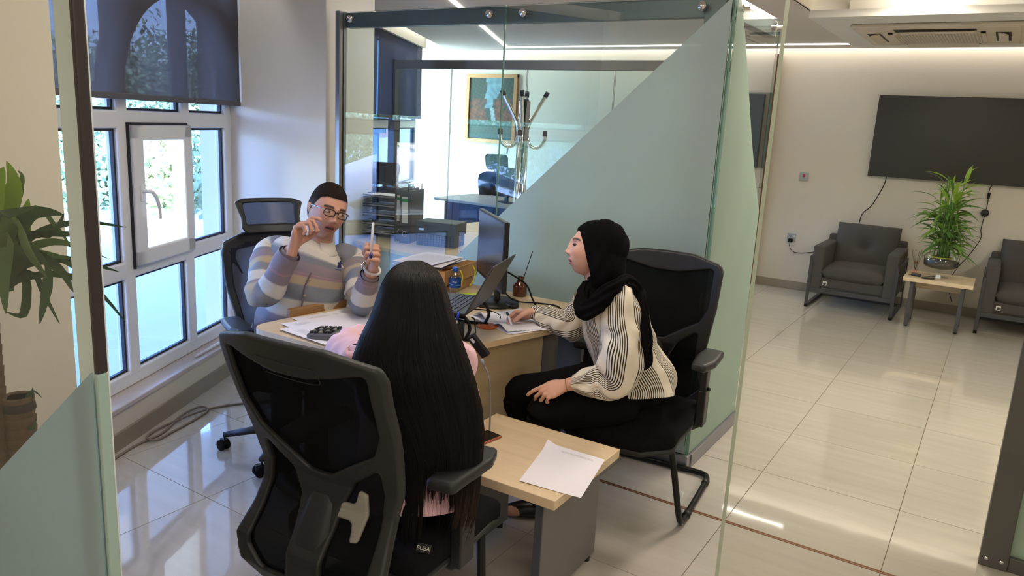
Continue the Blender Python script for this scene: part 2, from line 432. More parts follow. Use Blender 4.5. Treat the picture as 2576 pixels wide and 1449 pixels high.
no = N(t, 'ShaderNodeTexNoise', i_Scale=1.3, i_Detail=7.0); t.links.new(mp.outputs[0], no.inputs[0])
f = mth(t, 'ADD', mth(t, 'MULTIPLY', no.outputs[0], .8), mth(t, 'MULTIPLY', oi.outputs['Random'], .2))
t.links.new(mixc(t, f, rgb(176, 170, 160), rgb(202, 196, 186)), p.inputs['Base Color'])
p.inputs['Roughness'].default_value = .05; p.inputs['Specular IOR Level'].default_value = .9; p.inputs['Coat Weight'].default_value = .3
n2 = N(t, 'ShaderNodeTexNoise', i_Scale=5.0, i_Detail=1.0); t.links.new(geo.outputs['Position'], n2.inputs[0])
bn = N(t, 'ShaderNodeBump', i_Strength=.12, i_Distance=.004); t.links.new(n2.outputs[0], bn.inputs['Height']); t.links.new(bn.outputs[0], p.inputs['Normal'])
TILE = mt
fl = MB(); poly = clip([(-8.6, -3.5), (3.6, -3.5), (3.6, 8.5), (-8.6, 8.5)], WN, WC-.2)
fl.prism(poly, -.12, -.0025); FLOOR = fl.build('floor', GROUT); tag(FLOOR, 'cream polished porcelain tiles laid over the whole office floor', None, kind='structure')
g = .0016; tm = MB().box(g, SX-g, g, SY-g, -.0024, 0).mesh('tile'); tm.materials.append(TILE)
for i in range(-13, 6):
    for j in range(-8, 10):
        x = TX+i*SX; y = TY+j*SY
        if y > 8.4 or x > 2.6 or y < -1.5 or (x < -6.9): continue
        sq = [(x, y), (x+SX, y), (x+SX, y+SY), (x, y+SY)]
        cl = clip(clip(sq, WN, WC), (0, -1), -8.38)
        if len(cl) < 3: continue
        if len(cl) == 4 and abs(sum(a[0]*b[1]-b[0]*a[1] for a, b in zip(cl, cl[1:]+cl[:1]))/2-SX*SY) < 1e-4:
            o = bpy.data.objects.new('tile', tm); COL.objects.link(o); o.location = (x, y, 0)
        else:
            cx_, cy_ = np.mean(cl, 0); o = MB().prism([((a-cx_)*.994, (b-cy_)*.994) for a, b in cl], -.0024, 0).build('tile', TILE); o.location = (cx_, cy_, 0)
        o.parent = FLOOR
def struct(name, mb, mat, label=None, parent=None):
    o = mb.build(name, mat, parent, label=label)
    if parent is None: o['kind'] = 'structure'
    return o
o = MB().box(-1.62, 1.9, 2.951, 2.958, -.001, .0015).box(-1.62, 1.9, 2.963, 2.970, -.001, .0015).build('trim_1', M('brown_strip', rgb(120, 76, 44), .5, .3, var=.3, vscale=40)); tag(o, 'thin brown metal strip let into the floor tiles', kind='structure')

# ------------------------------------------------------------------ ceiling
H0 = 2.48
def cpoly(rect):
    x0, x1, y0, y1 = rect
    return clip([(x0, y0), (x1, y0), (x1, y1), (x0, y1)], WN, WC+.13)
cl = MB()
for r in ((-8.6, -1.35, -3.5, 8.26), (2.6, 3.6, -3.5, 8.26), (-1.35, 2.6, -3.5, 4.3), (-1.35, 2.6, 7.35, 8.26)): cl.prism(cpoly(r), H0, H0+.04)
CE = struct('ceiling', cl, CEIL, 'flat suspended ceiling with recessed light slots')
cl = MB().box(-8.8, 3.8, -3.7, 8.7, 2.86, 3.0); struct('ceiling_slab', cl, CEIL, 'upper slab above the suspended ceiling', CE)
cl = MB().box(-1.36, -1.34, 4.3, 7.35, H0, 2.72).box(2.59, 2.61, 4.3, 7.35, H0, 2.72).box(-1.35, 2.6, 4.28, 4.3, H0, 2.72).box(-1.35, 2.6, 7.35, 7.37, H0, 2.72).box(-1.36, 2.61, 4.28, 7.37, 2.72, 2.74)
struct('recess', cl, CEIL, 'raised lit recess in the ceiling', CE)
LED = M('led_light', (1, 1, 1), .5, emit=(1, .97, .92, 9))
LED2 = M('cove_led_light', (1, 1, 1), .5, emit=(1, .95, .86, 3.5))
def led(name, pts, w, z=H0):
    mb = MB()
    for a, b in zip(pts[:-1], pts[1:]):
        a = np.array(a); b = np.array(b); d = (b-a)/np.linalg.norm(b-a); n = np.array([-d[1], d[0]])*w/2; a = a-d*w/2; b = b+d*w/2
        mb.prism([tuple(a-n), tuple(b-n), tuple(b+n), tuple(a+n)][::1], z-.009, z-.0006)
    return mb.build(name, LED)
tag(led('led_strip', [(-1.42, 7.87), (-5.27, 7.87), (-3.05, 3.42)], .028), 'long thin white LED strip turning a corner in the ceiling, seen above the coat rack', 'ceiling light')
COVES = 1
# dropped bulkhead with the air conditioner
BX = thing('trim_2', None, None, (0, 0, 0)); tag(BX, 'cream dropped ceiling box carrying the air conditioner', None, kind='structure')
MB().box(-1.30, 2.3, 5.62, 7.35, 2.395, 2.445, .004).build('box_panel', WHITE, BX)
MB().box(-1.1, 2.1, 5.9, 7.2, 2.445, 2.719).build('box_core', WHITE, BX)
tag(MB().box(-1.0, 2.2, 5.76, 5.79, 2.446, 2.46).build('led_strip', LED2), 'hidden LED strip glowing above the front edge of the air conditioner box', 'ceiling light')
tag(MB().box(-1.22, -1.19, 5.8, 7.2, 2.446, 2.46).build('led_strip', LED2), 'hidden LED strip glowing above the left edge of the air conditioner box', 'ceiling light')
CREAM = M('cream_plastic', rgb(206, 194, 176), .5, var=.06, vscale=6)
DARK = M('dark_slot', rgb(40, 36, 32), .7)
ac = thing('air_conditioner', 'square cream ceiling cassette air conditioner with grille and open flaps', 'air conditioner', (-.57, 6.48, 2.394))
MB().box(-.52, .52, -.52, .52, -.028, 0, .01).box(-.50, .50, -.50, .50, -.034, -.02, .01).build('casing', CREAM, ac)
MB().box(-.27, .27, -.27, .27, -.036, -.030).build('grille_opening', DARK, ac)
gm = MB()
for i in range(27): x = -.26+i*.02; gm.box(x-.004, x+.004, -.27, .27, -.042, -.034)
for i in range(14): y = -.26+i*.04; gm.box(-.27, .27, y-.005, y+.005, -.043, -.036)
gm.box(-.30, .30, -.30, -.27, -.044, -.03).box(-.30, .30, .27, .30, -.044, -.03).box(-.30, -.27, -.3, .3, -.044, -.03).box(.27, .30, -.3, .3, -.044, -.03)
gm.build('grille', CREAM, ac)
for k in range(4):
    a = k*PI/2; R = Matrix.Rotation(a, 4, 'Z')
    MB().box(-.25, .25, -.445, -.355, -.036, -.030).xf(R).build('vent_slot', DARK, ac)
    MB().box(-.24, .24, -.032, .032, -.003, .003).xf(R @ Matrix.Translation((0, -.40, -.044)) @ Matrix.Rotation(.30, 4, 'X')).build('flap', CREAM, ac)
# ------------------------------------------------------------------ walls
struct('wall_back', MB().box(-8.6, 3.8, 8.38, 8.6, -.1, 2.9), WALL, 'long cream wall carrying the television')
struct('wall_right', MB().box(3.6, 3.8, -3.7, 8.6, -.1, 2.9), WALL)
struct('wall_front', MB().box(-3.4, 3.8, -3.7, -3.5, -.1, 2.9), WALL)
struct('baseboard_back', MB().box(-6.6, 3.6, 8.365, 8.38, 0, .085, .002), M('beige_skirting', rgb(150, 138, 122), .3, var=.05, vscale=6))
RZW = math.atan2(WN[1], WN[0]); WORG = (WN[0]*WC, WN[1]*WC, 0)
def wpt(d, s, z=0.): return (WN[0]*(WC+d)+WDIR[0]*s, WN[1]*(WC+d)+WDIR[1]*s, z)
def wstruct(name, mb, mat, label=None):
    o = mb.build(name, mat); o.location = WORG; o.rotation_euler = (0, 0, RZW); return tag(o, label, kind='structure')
wstruct('wall_left', MB().box(-.30, .5, -3.6, 2.16, -.1, 2.9), WALL, 'cream wall on the left behind the yucca')
for a_, b_2, nm_ in ((2.16, 4.5, 'office'), (5.5, 9.45, 'neighbouring')):
    wstruct('wall_under_window', MB().box(-.3, 0, a_, b_2, -.12, .18), WALL, 'low white curb under the %s window' % nm_); wstruct('wall_over_window', MB().box(-.3, 0, a_, b_2, 2.42, 2.9), WALL, 'strip of wall over the %s window' % nm_)
    cvl = MB().box(.055, .095, a_+.04, b_2-.1, 2.60, 2.612).build('led_strip', LED); cvl.location = (WORG[0], WORG[1], 0); cvl.rotation_euler = (0, 0, RZW); tag(cvl, 'bright LED strip in the ceiling slot along the %s window' % nm_, 'ceiling light')
wstruct('wall_pillar', MB().box(-.30, .5, 4.5, 5.5, -.1, 2.9, .004), WHITE, 'broad white pillar between the two windows')
wstruct('baseboard_left', MB().box(0, .012, 2.16, 4.5, 0, .085, .002).box(0, .012, 5.5, 9.4, 0, .085, .002).box(.5, .512, 4.5, 5.5, 0, .085, .002).box(0, .5, 4.488, 4.5, 0, .085, .002).box(.5, .512, -2, 2.16, 0, .085, .002),
        M('beige_skirting'), 'low grey beige skirting under the window')
MARB = M('stained_marble', rgb(196, 186, 182), .3, var=.16, vscale=9, bump=.1, bscale=30)
wstruct('window_sill_1', MB().box(-.12, .012, 2.16, 4.5, .18, .205, .005), MARB, 'stained marble sill under the office window')
GASK = M('black_gasket_gap', rgb(30, 34, 46), .6)
def window(name, s0, s1, mull, sash=None, label=None, glass=BLUEG):
    w = thing(name, None, None, WORG, RZW); tag(w, label, None, kind='structure')
    z0, z1 = .205, 2.42; zt = (.79, 1.51)
    fr = MB().box(-.165, -.10, s0, s1, z0, z0+.075, .01).box(-.165, -.10, s0, s1, z1-.07, z1, .01).box(-.165, -.10, s0, s0+.07, z0, z1, .01).box(-.165, -.10, s1-.05, s1, z0, z1, .01)
    fr.build('window_frame', PVC, w)
    for (a, b) in mull: MB().box(-.165, -.098, a, b, z0+.05, z1-.05, .01).build('mullion', PVC, w)
    for zc in zt: MB().box(-.165, -.099, s0+.04, s1-.03, zc-.042, zc+.042, .01).build('transom', PVC, w)
    cols = [s0+.07]+[v for ab in mull for v in ab]+[s1-.05]; rows = [z0+.075, zt[0]-.042, zt[0]+.042, zt[1]-.042, zt[1]+.042, z1-.07]
    for i in range(0, len(cols), 2):
        for j in range(0, 6, 2):
            a, b, c, d = cols[i], cols[i+1], rows[j], rows[j+1]
            is_sash = sash is not None and i//2 == sash and j == 2
            if b-a < .02: continue
            if is_sash:
                continue
            P = MB().box(-.142, -.132, a-.008, b+.008, c-.008, d+.008).build('pane', glass, w)
            G = MB()
            e = .012
            for x0, x1, y0, y1 in ((a, b, c, c+e), (a, b, d-e, d), (a, a+e, c, d), (b-e, b, c, d)): G.box(-.135, -.118, x0, x1, y0, y1)
            G.build('gasket_gap', GASK, P)
    return w
w1 = window('window_1', 2.16, 4.60, [(3.37, 3.455), (3.935, 4.02), (4.42, 4.50)], 1, 'tall white framed window of blue tinted panes with one small opening casement')
# casement: frame, hinged sash standing a little proud, glass, lever
sa = MB()
S0, S1, Z0, Z1 = 3.445, 3.985, .80, 1.485
for a, b, c, d in ((S0, S1, Z0, Z0+.085), (S0, S1, Z1-.075, Z1), (S0, S0+.085, Z0, Z1), (S1-.085, S1, Z0, Z1)): sa.box(-.15, -.068, a, b, c, d, .012)
SA = sa.build('sash', PVC, w1)
MB().box(-.12, -.11, S0+.08, S1-.08, Z0+.08, Z1-.07).build('pane', CLEARG, SA)
gap_strips = MB()
gap_strips.box(-.098, -.088, S0-.012, S0, Z0-.01, Z1+.012).box(-.098, -.088, S0-.012, S1-.01, Z1, Z1+.012); gap_strips.build('gasket_gap', GASK, SA)  # dark strips stand in for the shaded gap beside and above the sash
hp = MB().box(-.068, -.058, S0+.03, S0+.055, 1.12, 1.20, .003)
hp.tube(smooth_path([(-.062, S0+.042, 1.17), (-.035, S0+.043, 1.17), (-.022, S0+.06, 1.165), (-.02, S0+.09, 1.13), (-.02, S0+.11, 1.08), (-.022, S0+.118, 1.03)], 18), [.008]*4+[.0095]*10+[.007]*4, 8)
hp.build('handle', PVC, SA)
# arch of the facade glazing behind the blind
ar = MB(); n = 40; ro, ri = .645, .53; cs, cz = 3.955, 1.60
V = []; F = []
for i in range(n+1):
    a = PI*i/n
    for rr in (ro, ri):
        for dx in (-.162, -.09): V.append((dx, cs-rr*math.cos(a), cz+rr*math.sin(a)))
for i in range(n):
    a = i*4; b = a+4; F += [(a, b, b+1, a+1), (a+2, a+3, b+3, b+2), (a+1, b+1, b+3, a+3), (a, a+2, b+2, b)]
ar.add(V, F); ar.build('arched_frame', PVC, w1)
w2 = window('window_2', 5.5, 9.45, [(6.5, 6.58), (7.4, 7.48), (8.4, 8.48)], None, 'second blue tinted window in the neighbouring office', glass_mat('deep_blue_window_glass', (.22, .33, .52), 1.4))
BLIND = film_mat('blind_fabric', rgb(96, 94, 100), clear=.055, transl=.20, gloss=.0, weave=260, tint=(.42, .38, .40))
def blind(s0, s1, z0, label, chain=None):
    b = thing('roller_blind', label, 'blind', WORG, RZW)
    V = []; F = []; n = 30; mrow = 8
    for i in range(n+1):
        for j in range(mrow+1):
            s = s0+(s1-s0)*i/n; z = z0+(2.44-z0)*j/mrow
            V.append((-.035+.004*math.sin(s*9)*(1-j/mrow), s, z))
    for i in range(n):
        for j in range(mrow): q = i*(mrow+1)+j; F.append((q, q+1, q+mrow+2, q+mrow+1))
    MB().add(V, F, 0, True).build('fabric', BLIND, b)
    MB().box(-.045, -.026, s0, s1, z0-.024, z0+.004, .005).build('bottom_bar', M('blind_bar', rgb(84, 84, 92), .6), b)
    if chain:
        c = MB()
        for k in range(150): c.sphere((-.02, chain, 2.4-k*.0125), .0028, 6)
        c.tube([(-.02, chain, 2.4), (-.02, chain, .55)], .0009, 4); c.tube([(-.02, chain+.03, 2.4), (-.02, chain+.03, .55)], .0016, 5); c.build('bead_chain', M('grey_bead', rgb(90, 90, 90), .5), b)
    return b
blind(2.18, 4.49, 1.625, 'wide blue grey roller blind half lowered over the office window', 2.90)
blind(5.55, 7.45, 1.60, 'dark roller blind in the neighbouring office beside the white pillar')
blind(7.5, 9.4, 1.60, 'dark roller blind far back at the end of the neighbouring office')
o = MB().tube([(0, 0, 0), (.02, .60, .012)], .009, 6).build('plastic_strip', PVC); o.location = wpt(-.03, 3.86, .214); o.rotation_euler = (0, 0, RZW); tag(o, 'short white plastic trim strip lying loose on the marble sill', 'trim strip')

# ------------------------------------------------------------------ glass cubicle
def pane(name, poly_xz, y, th, mat, parent, along='x', edge=EDGE, label=None):
    """upright sheet of any outline; along x at depth y, or along y at x=y"""
    mb = MB(); n = len(poly_xz)
    def q(u, z, w): return (u, y+w, z) if along == 'x' else (y+w, u, z)
    V = [q(u, z, -th/2) for u, z in poly_xz]+[q(u, z, th/2) for u, z in poly_xz]
    mb.add(V, [tuple(range(n)), tuple(range(n, 2*n))[::-1]], 0)
    mb.add(V, [(i, i+n, (i+1) % n+n, (i+1) % n) for i in range(n)], 1)
    me = mb.mesh(name); bm = bmesh.new(); bm.from_mesh(me); bmesh.ops.remove_doubles(bm, verts=bm.verts, dist=1e-6); bmesh.ops.recalc_face_normals(bm, faces=bm.faces); bm.to_mesh(me); bm.free()
    return link(name, me, [mat, edge], parent, label=label)
YB = 3.34
cb = thing('glass_partition', 'green glass cubicle partition with a frosted triangle, behind the desk', 'glass partition', (0, 0, 0))
def standoff(parent, x, y, z, ax='y', face=-1):
    mb = MB()
    rot = Matrix.Rotation(PI/2, 4, 'X') if ax == 'y' else Matrix.Rotation(-PI/2, 4, 'Y')
    mb.lathe([(0, -.03), (.009, -.03), (.009, .0), (.019, .0), (.0205, .005), (.019, .016), (.012, .022), (0, .023)], 18)
    mb.xf(Matrix.Translation((x, y, z)) @ rot); return mb.build('standoff', CHROME, parent)
pane('pane', [(-3.395, .07), (-2.252, .07), (-2.252, 2.168), (-3.395, 2.168)], YB, .010, GLASS, cb)
pane('pane', [(-2.248, .07), (-1.085, .07), (-1.085, 2.168), (-2.248, 2.168)], YB, .010, GLASS, cb)
pane('frosted_film', [(-3.33, .075), (-1.09, .075), (-1.09, 2.16)], YB-.0085, .003, FROST, cb, edge=FROST, label='frosted triangular film')
MB().box(-3.43, -3.395, YB-.03, YB+.03, 0, 2.175, .003).build('post', ALU, cb)
MB().box(-3.395, -1.09, YB+.02, YB+.065, 2.085, 2.168, .003).build('top_rail', RAIL, cb)
MB().box(-3.395, -1.062, YB-.024, YB+.024, 0, .07, .003).build('bottom_rail', ALU, cb)
MB().box(-1.215, -1.12, YB+.012, YB+.10, .07, 2.168, .003).build('post', RAIL, cb)
for x in (-3.33, -2.345, -2.14, -1.22): standoff(cb, x, YB-.006, 2.128)
cs_ = thing('glass_partition', 'green glass side wall of the cubicle with a frosted wedge, beside the walkway', 'glass partition', (0, 0, 0))
pane('pane', [(YB+.005, .07), (4.09, .07), (4.09, 2.165), (YB+.005, 2.165)], -1.08, .010, GLASS, cs_, 'y')
FROST2 = film_mat('frosted_film_side', rgb(180, 200, 186), clear=.10, transl=.42, gloss=.03)
pane('frosted_film', [(YB+.01, .075), (4.085, .075), (4.085, 1.20), (3.95, 1.36), (3.8, 1.56), (3.65, 1.79), (3.5, 2.02), (YB+.05, 2.16), (YB+.01, 2.16)], -1.0715, .003, FROST2, cs_, 'y', edge=FROST2, label='frosted wedge film')
MB().box(-1.104, -1.056, YB+.024, 4.11, 0, .07, .003).build('bottom_rail', ALU, cs_)
MB().box(-1.15, -1.095, YB+.03, 4.1, 2.085, 2.165, .003).build('top_rail', RAIL, cs_)
for y in (YB+.1, 4.03): standoff(cs_, -1.074, y, 2.128, 'x')
# cubicle front line, seen through: two panes either side of the opening the camera looks through
dl = thing('glass_door', 'glass door leaf with painted pale reflection and frosted lower corner, far left', 'glass door', (0, 0, 0))
pane('pane', [(-2.06, .02), (-1.142, .02), (-1.142, 2.3), (-2.06, 2.3)], .60, .010, GLASSN, dl)
FROST3 = film_mat('frosted_film_near', rgb(186, 208, 214), clear=.14, transl=.45, gloss=.03)
pane('frosted_film', [(-2.06, .02), (-1.145, .02), (-1.145, 1.175), (-1.52, .882), (-2.06, .46)], .5925, .003, FROST3, dl, edge=FROST3, label='frosted triangular film')
MB().box(-1.212, -1.160, .606, .63, .02, 2.3, .004).build('profile', M('pale_reflection', rgb(226, 234, 240), .35, .1), dl)  # pale band stands in for a reflection in the glass, built solid
MB().box(-1.139, -1.128, .592, .610, 1.175, 2.3, .003).build('dark_edge', M('dark_glass_edge', rgb(44, 38, 40), .4), dl)  # the glass edge; its dark refraction is put into the colour
MB().box(-1.139, -1.128, .592, .610, .02, 1.175, .003).build('edge_strip', M('green_edge_strip', rgb(150, 176, 170), .3), dl)  # lower part of that edge, painted pale green from the film behind
dr = thing('glass_partition', 'large clear glass panel with a soft pale edge, in front of the lounge', 'glass panel', (0, 0, 0))
pane('pane', [(-.155, .02), (1.6, .02), (1.6, 2.3), (-.155, 2.3)], .60, .012, glass_mat('near_glass', (.975, .985, .955), .35), dr, edge=M('pale_glass_edge', rgb(158, 166, 150), .3))
# right hand frosted partition behind the walkway
pr_ = thing('glass_partition', 'frosted glass partition with broad grey post at the right edge', 'glass partition', (0, 0, 0))
MB().box(.15, .245, 3.27, 3.33, 0, 2.17, .004).build('post', DKFR, pr_)
sc_ = MB()
for x in (.172, .223): sc_.lathe([(0, 0), (.007, 0), (.0055, .003), (0, .0035)], 10, c=(0, 0, 0)) if False else sc_.tube([(x, 3.271, .035), (x, 3.267, .035)], .007, 10)
sc_.build('screw', CHROME, pr_)
pane('pane', [(.245, .06), (1.9, .06), (1.9, 2.17), (.245, 2.17)], 3.30, .010, FROST2, pr_)
MB().box(.245, 1.9, 3.276, 3.324, 0, .06, .003).build('bottom_rail', DKFR, pr_)
# far partition of the neighbouring office
fp = thing('glass_partition', 'distant partition of tall clear panes under a grey rail, beyond the coat rack', 'glass partition', (0, 0, 0))
for x0, x1 in ((-5.55, -4.83), (-4.82, -3.93), (-3.92, -3.02), (-3.01, -1.9)):
    pane('pane', [(x0, .06), (x1, .06), (x1, 2.09), (x0, 2.09)], 6.24, .010, GLASSP, fp, edge=DKFR)
MB().box(-5.6, -1.9, 6.21, 6.26, 2.085, 2.17, .003).build('top_rail', M('brown_grey_rail', rgb(98, 94, 90), .5), fp)
MB().box(-5.62, -5.53, 6.19, 6.28, 0, 2.17, .003).build('post', DKFR, fp)
MB().box(-5.6, -1.9, 6.21, 6.26, 0, .06, .003).build('bottom_rail', DKFR, fp)
# wood door frame and dark noticeboard far right of cubicle
o = MB().box(-2.205, -2.145, 8.28, 8.38, 0, 2.43, .004).build('trim_3', M('brown_door_wood', rgb(110, 58, 28), .4, var=.2, vscale=6, stretch=(8, 8, .6))); tag(o, 'brown wooden door jamb at the end of the lounge wall', kind='structure')
o = MB().box(-2.52, -2.27, 8.33, 8.379, 1.25, 2.03, .004).build('notice_board', M('slate_board', rgb(92, 100, 104), .5)); tag(o, 'tall dark grey board on the wall beside the brown door jamb', 'board')

# ------------------------------------------------------------------ outside
CONC = M('pale_concrete', rgb(205, 208, 212), .8, var=.05, vscale=3)
tr_ = MB().prism([wpt(-.31, -8)[:2], wpt(-.31, 14)[:2], wpt(-7.5, 14)[:2], wpt(-7.5, 1.0)[:2], wpt(-3.2, 1.0)[:2], wpt(-3.2, -8)[:2]][::1], -.30, -.05)
o = tr_.build('terrace', CONC); tag(o, 'bright concrete roof terrace outside the window', kind='structure')
o = MB().prism([(-90, -60), (-6, -60), (-6, 70), (-90, 70)], -2.6, -2.5).build('ground', M('sunny_ground', rgb(186, 186, 170), .9, var=.15, vscale=.15)); tag(o, 'sunlit ground beyond the terrace', kind='structure')
co = MB(); c0 = wpt(-2.6, 4.9)
for (z, h) in ((-.05, .34), (1.0, .27), (2.9, .19)): pass
V = []; F = []
for z, h in ((-.05, .36), (1.1, .27), (3.2, .17)):
    for sx, sy in ((-1, -1), (1, -1), (1, 1), (-1, 1)): V.append((sx*h, sy*h, z))
for i in range(2):
    for k in range(4): F.append((i*4+k, i*4+(k+1) % 4, i*4+4+(k+1) % 4, i*4+4+k))
F += [(3, 2, 1, 0), (8, 9, 10, 11)]
o = co.add(V, F).build('column', CONC); o.location = (c0[0], c0[1], 0); o.rotation_euler = (0, 0, RZW); tag(o, 'tapered white column standing on the terrace outside the window', 'column')
GREEN = [M('leaf_green_a', rgb(150, 172, 120), .7, var=.4, vscale=1.5), M('leaf_green_b', rgb(112, 140, 104), .7, var=.4, vscale=1.5), M('leaf_rust', rgb(160, 92, 66), .8, var=.3)]
BARK = M('bark', rgb(92, 74, 58), .9, var=.2)
def tree(x, y, h, r, mi, label, group='trees beyond the terrace', z0=-2.5, n=11000):
    t_ = thing('tree', label, 'tree', (x, y, z0), group=group)
    MB().tube([(0, 0, 0), (.05*r, 0, h*.4), (0, .1*r, h*.75)], [.09*r, .07*r, .03*r], 7).build('trunk', BARK, t_)
    d = rng.normal(size=(n, 3)); d /= np.linalg.norm(d, axis=1)[:, None]; rad = (rng.random(n)**.35)
    lump = 1+.28*np.sin(d[:, 0]*5+x)*np.cos(d[:, 1]*6+y)+.15*np.sin(d[:, 2]*9)
    c = d*(rad*lump)[:, None]*np.array([r, r, h*.36])+np.array([0, 0, h*.66]); V = []; F = []
    u = rng.normal(size=(n, 3)); u /= np.linalg.norm(u, axis=1)[:, None]; w = np.cross(u, d); w /= np.linalg.norm(w, axis=1)[:, None]+1e-6; s = r*.022*(.6+rng.random(n))
    V = np.stack([c-u*s[:, None], c+w*s[:, None]*.6, c+u*s[:, None], c-w*s[:, None]*.6], 1).reshape(-1, 3)
    MB().add(V, [(4*i, 4*i+1, 4*i+2, 4*i+3) for i in range(n)]).build('foliage', GREEN[mi], t_)['kind'] = 'stuff'
TREES = [(180, 13, 6.6, 2.3, 1, 'dark green tree seen through the leftmost window pane'), (268, 17, 7.4, 2.8, 0, 'pale tree behind the first window pane, farther off'), (372, 12.5, 6.2, 2.0, 0, 'pale green tree seen through the opening casement'), (455, 16.5, 7.6, 2.6, 1, 'tall dark tree behind the casement frame'),
         (548, 13, 6.6, 2.2, 1, 'dark green tree beyond the tapered column'), (640, 17, 7.6, 2.8, 0, 'pale tree hidden behind the white pillar'), (990, 16, 7.0, 2.8, 1, 'dark tree outside the neighbouring office window'), (1080, 21, 8.0, 3.2, 0, 'pale tree far outside the neighbouring office')]
for px_, dd, h, r, mi, lb in TREES:
    q = W(px_, 430, dd); tree(q[0], q[1], h*.70, r, mi, lb, 'trees beyond the terrace')
for x, y, h, r, lb in [(-17.5, -10.5, 5.6, 2.5, 'broad leafy tree right behind the low shed'), (-14, -16, 5.6, 2.6, 'leafy tree far left behind the low shed'), (-21, -5.5, 5.8, 2.8, 'leafy tree farthest from the shed roof'), (-10.5, -13.5, 5.0, 2.0, 'smaller leafy tree beside the low shed')]:
    tree(x, y, h, r, 0, lb, 'trees behind the shed')
tree(-12.0, -8.6, 2.9, .8, 2, 'small rust coloured round bush by the shed', None)
sh = thing('shed', 'low white shed with corrugated roof, mirrored in the cubicle glass', 'building', (-8.6, -3.9, -2.5), math.radians(38))
MB().box(-2.2, 2.2, -1.6, 1.6, 0, 2.75).build('wall', CONC, sh)
rf = MB(); V = []; F = []; n = 72
for i in range(n+1):
    for j in range(2): V.append((-2.5+5*i/n, -1.9+j*2.0, 2.78+j*.75+.03*math.cos(i*PI/1.5)))
for i in range(n): F.append((2*i, 2*i+1, 2*i+3, 2*i+2))
rf.add(V, F, 0, True); rf.add([(x, -y, z) for x, y, z in V], [tuple(reversed(q)) for q in F], 0, True); rf.build('roof', M('white_roof', rgb(226, 214, 200), .6, var=.08), sh)
# ------------------------------------------------------------------ office chairs
MESHB = film_mat('black_chair_mesh', rgb(16, 16, 18), clear=.16, transl=.1, gloss=.01, weave=300, tint=(.9, .92, .92))
MESHM = film_mat('open_chair_mesh', rgb(40, 40, 58), clear=.38, transl=.1, gloss=.01, weave=420, tint=(.9, .92, .98))
GREYT = M('grey_bracket', rgb(136, 131, 122), .55)
def interp(z, tab):
    return np.interp(z, [a for a, b in tab], [b for a, b in tab])
BY = [(.34, -.35), (.42, -.392), (.49, -.39), (.56, -.345), (.62, -.318), (.68, -.315), (.76, -.345), (.86, -.39), (.95, -.425), (1.09, -.468)]
BY2 = [(.34, -.33), (.42, -.36), (.49, -.35), (.56, -.31), (.62, -.28), (.68, -.27), (.76, -.28), (.86, -.30), (.95, -.32), (1.09, -.35)]
def back_place(dy=0., k=.65, by=BY):
    def f(x, z, w): return x, interp(z, by)+k*x*x*np.clip((z-.38)*2.2, .25, 1)+dy+w, z
    return f
def back_sdf(X, Z):
    x = np.abs(X)
    out = sd_poly(x, Z, [(-.3, 1.062), (.12, 1.055), (.232, 1.03), (.240, 1.01), (.236, .86), (.218, .72), (.202, .63), (.208, .56), (.224, .49), (.212, .43), (.165, .382), (-.3, .375)])-.018
    up = sd_poly(x, Z, [(-.3, .972), (.06, .976), (.13, .99), (.202, 1.008), (.200, .865), (.172, .805), (.09, .755), (.03, .715), (-.3, .69)])-.014
    lo = sd_poly(x, Z, [(.178, .735), (.11, .685), (.078, .62), (.066, .52), (.064, .425), (.14, .422), (.186, .47), (.180, .56), (.176, .635)])-.009
    d = np.maximum(out, -np.minimum(up, lo))
    return d
def mesh_sdf(X, Z):
    x = np.abs(X)
    return sd_poly(x, Z, [(-.3, 1.03), (.12, 1.03), (.222, 1.018), (.220, .86), (.204, .72), (.188, .63), (.195, .56), (.206, .49), (.195, .44), (.155, .40), (-.3, .40)])-.002
def seat_sdf(X, Y): return sd_poly(X, Y, [(-.215, -.20), (.215, -.20), (.235, .0), (.225, .19), (.12, .225), (-.12, .225), (-.225, .19), (-.235, 0)])-.02
def arm_sdf(X, Y): return sd_poly(X, Y, [(-.026, -.12), (.03, -.115), (.036, -.02), (.036, .06), (.012, .125), (-.022, .12), (-.030, 0)])-.014
def seat_place(z0, f=.035):
    def g(x, y, w): return x, y, z0+w-np.clip(y-.12, 0, 1)**2*3.0-np.clip(-.1-y, 0, 1)*.1+x*x*.12*np.sign(w+1)
    return g
def pl(name, sdf, rect, h, th, rnd, place, mat, parent, label=None):
    V, F = plate(sdf, *rect, h, th, rnd, place); me = bpy.data.meshes.new(name); me.from_pydata(V.tolist(), [], F)
    bm = bmesh.new(); bm.from_mesh(me); bmesh.ops.recalc_face_normals(bm, faces=bm.faces); bm.to_mesh(me); bm.free()
    return link(name, me, mat, parent, True, label)
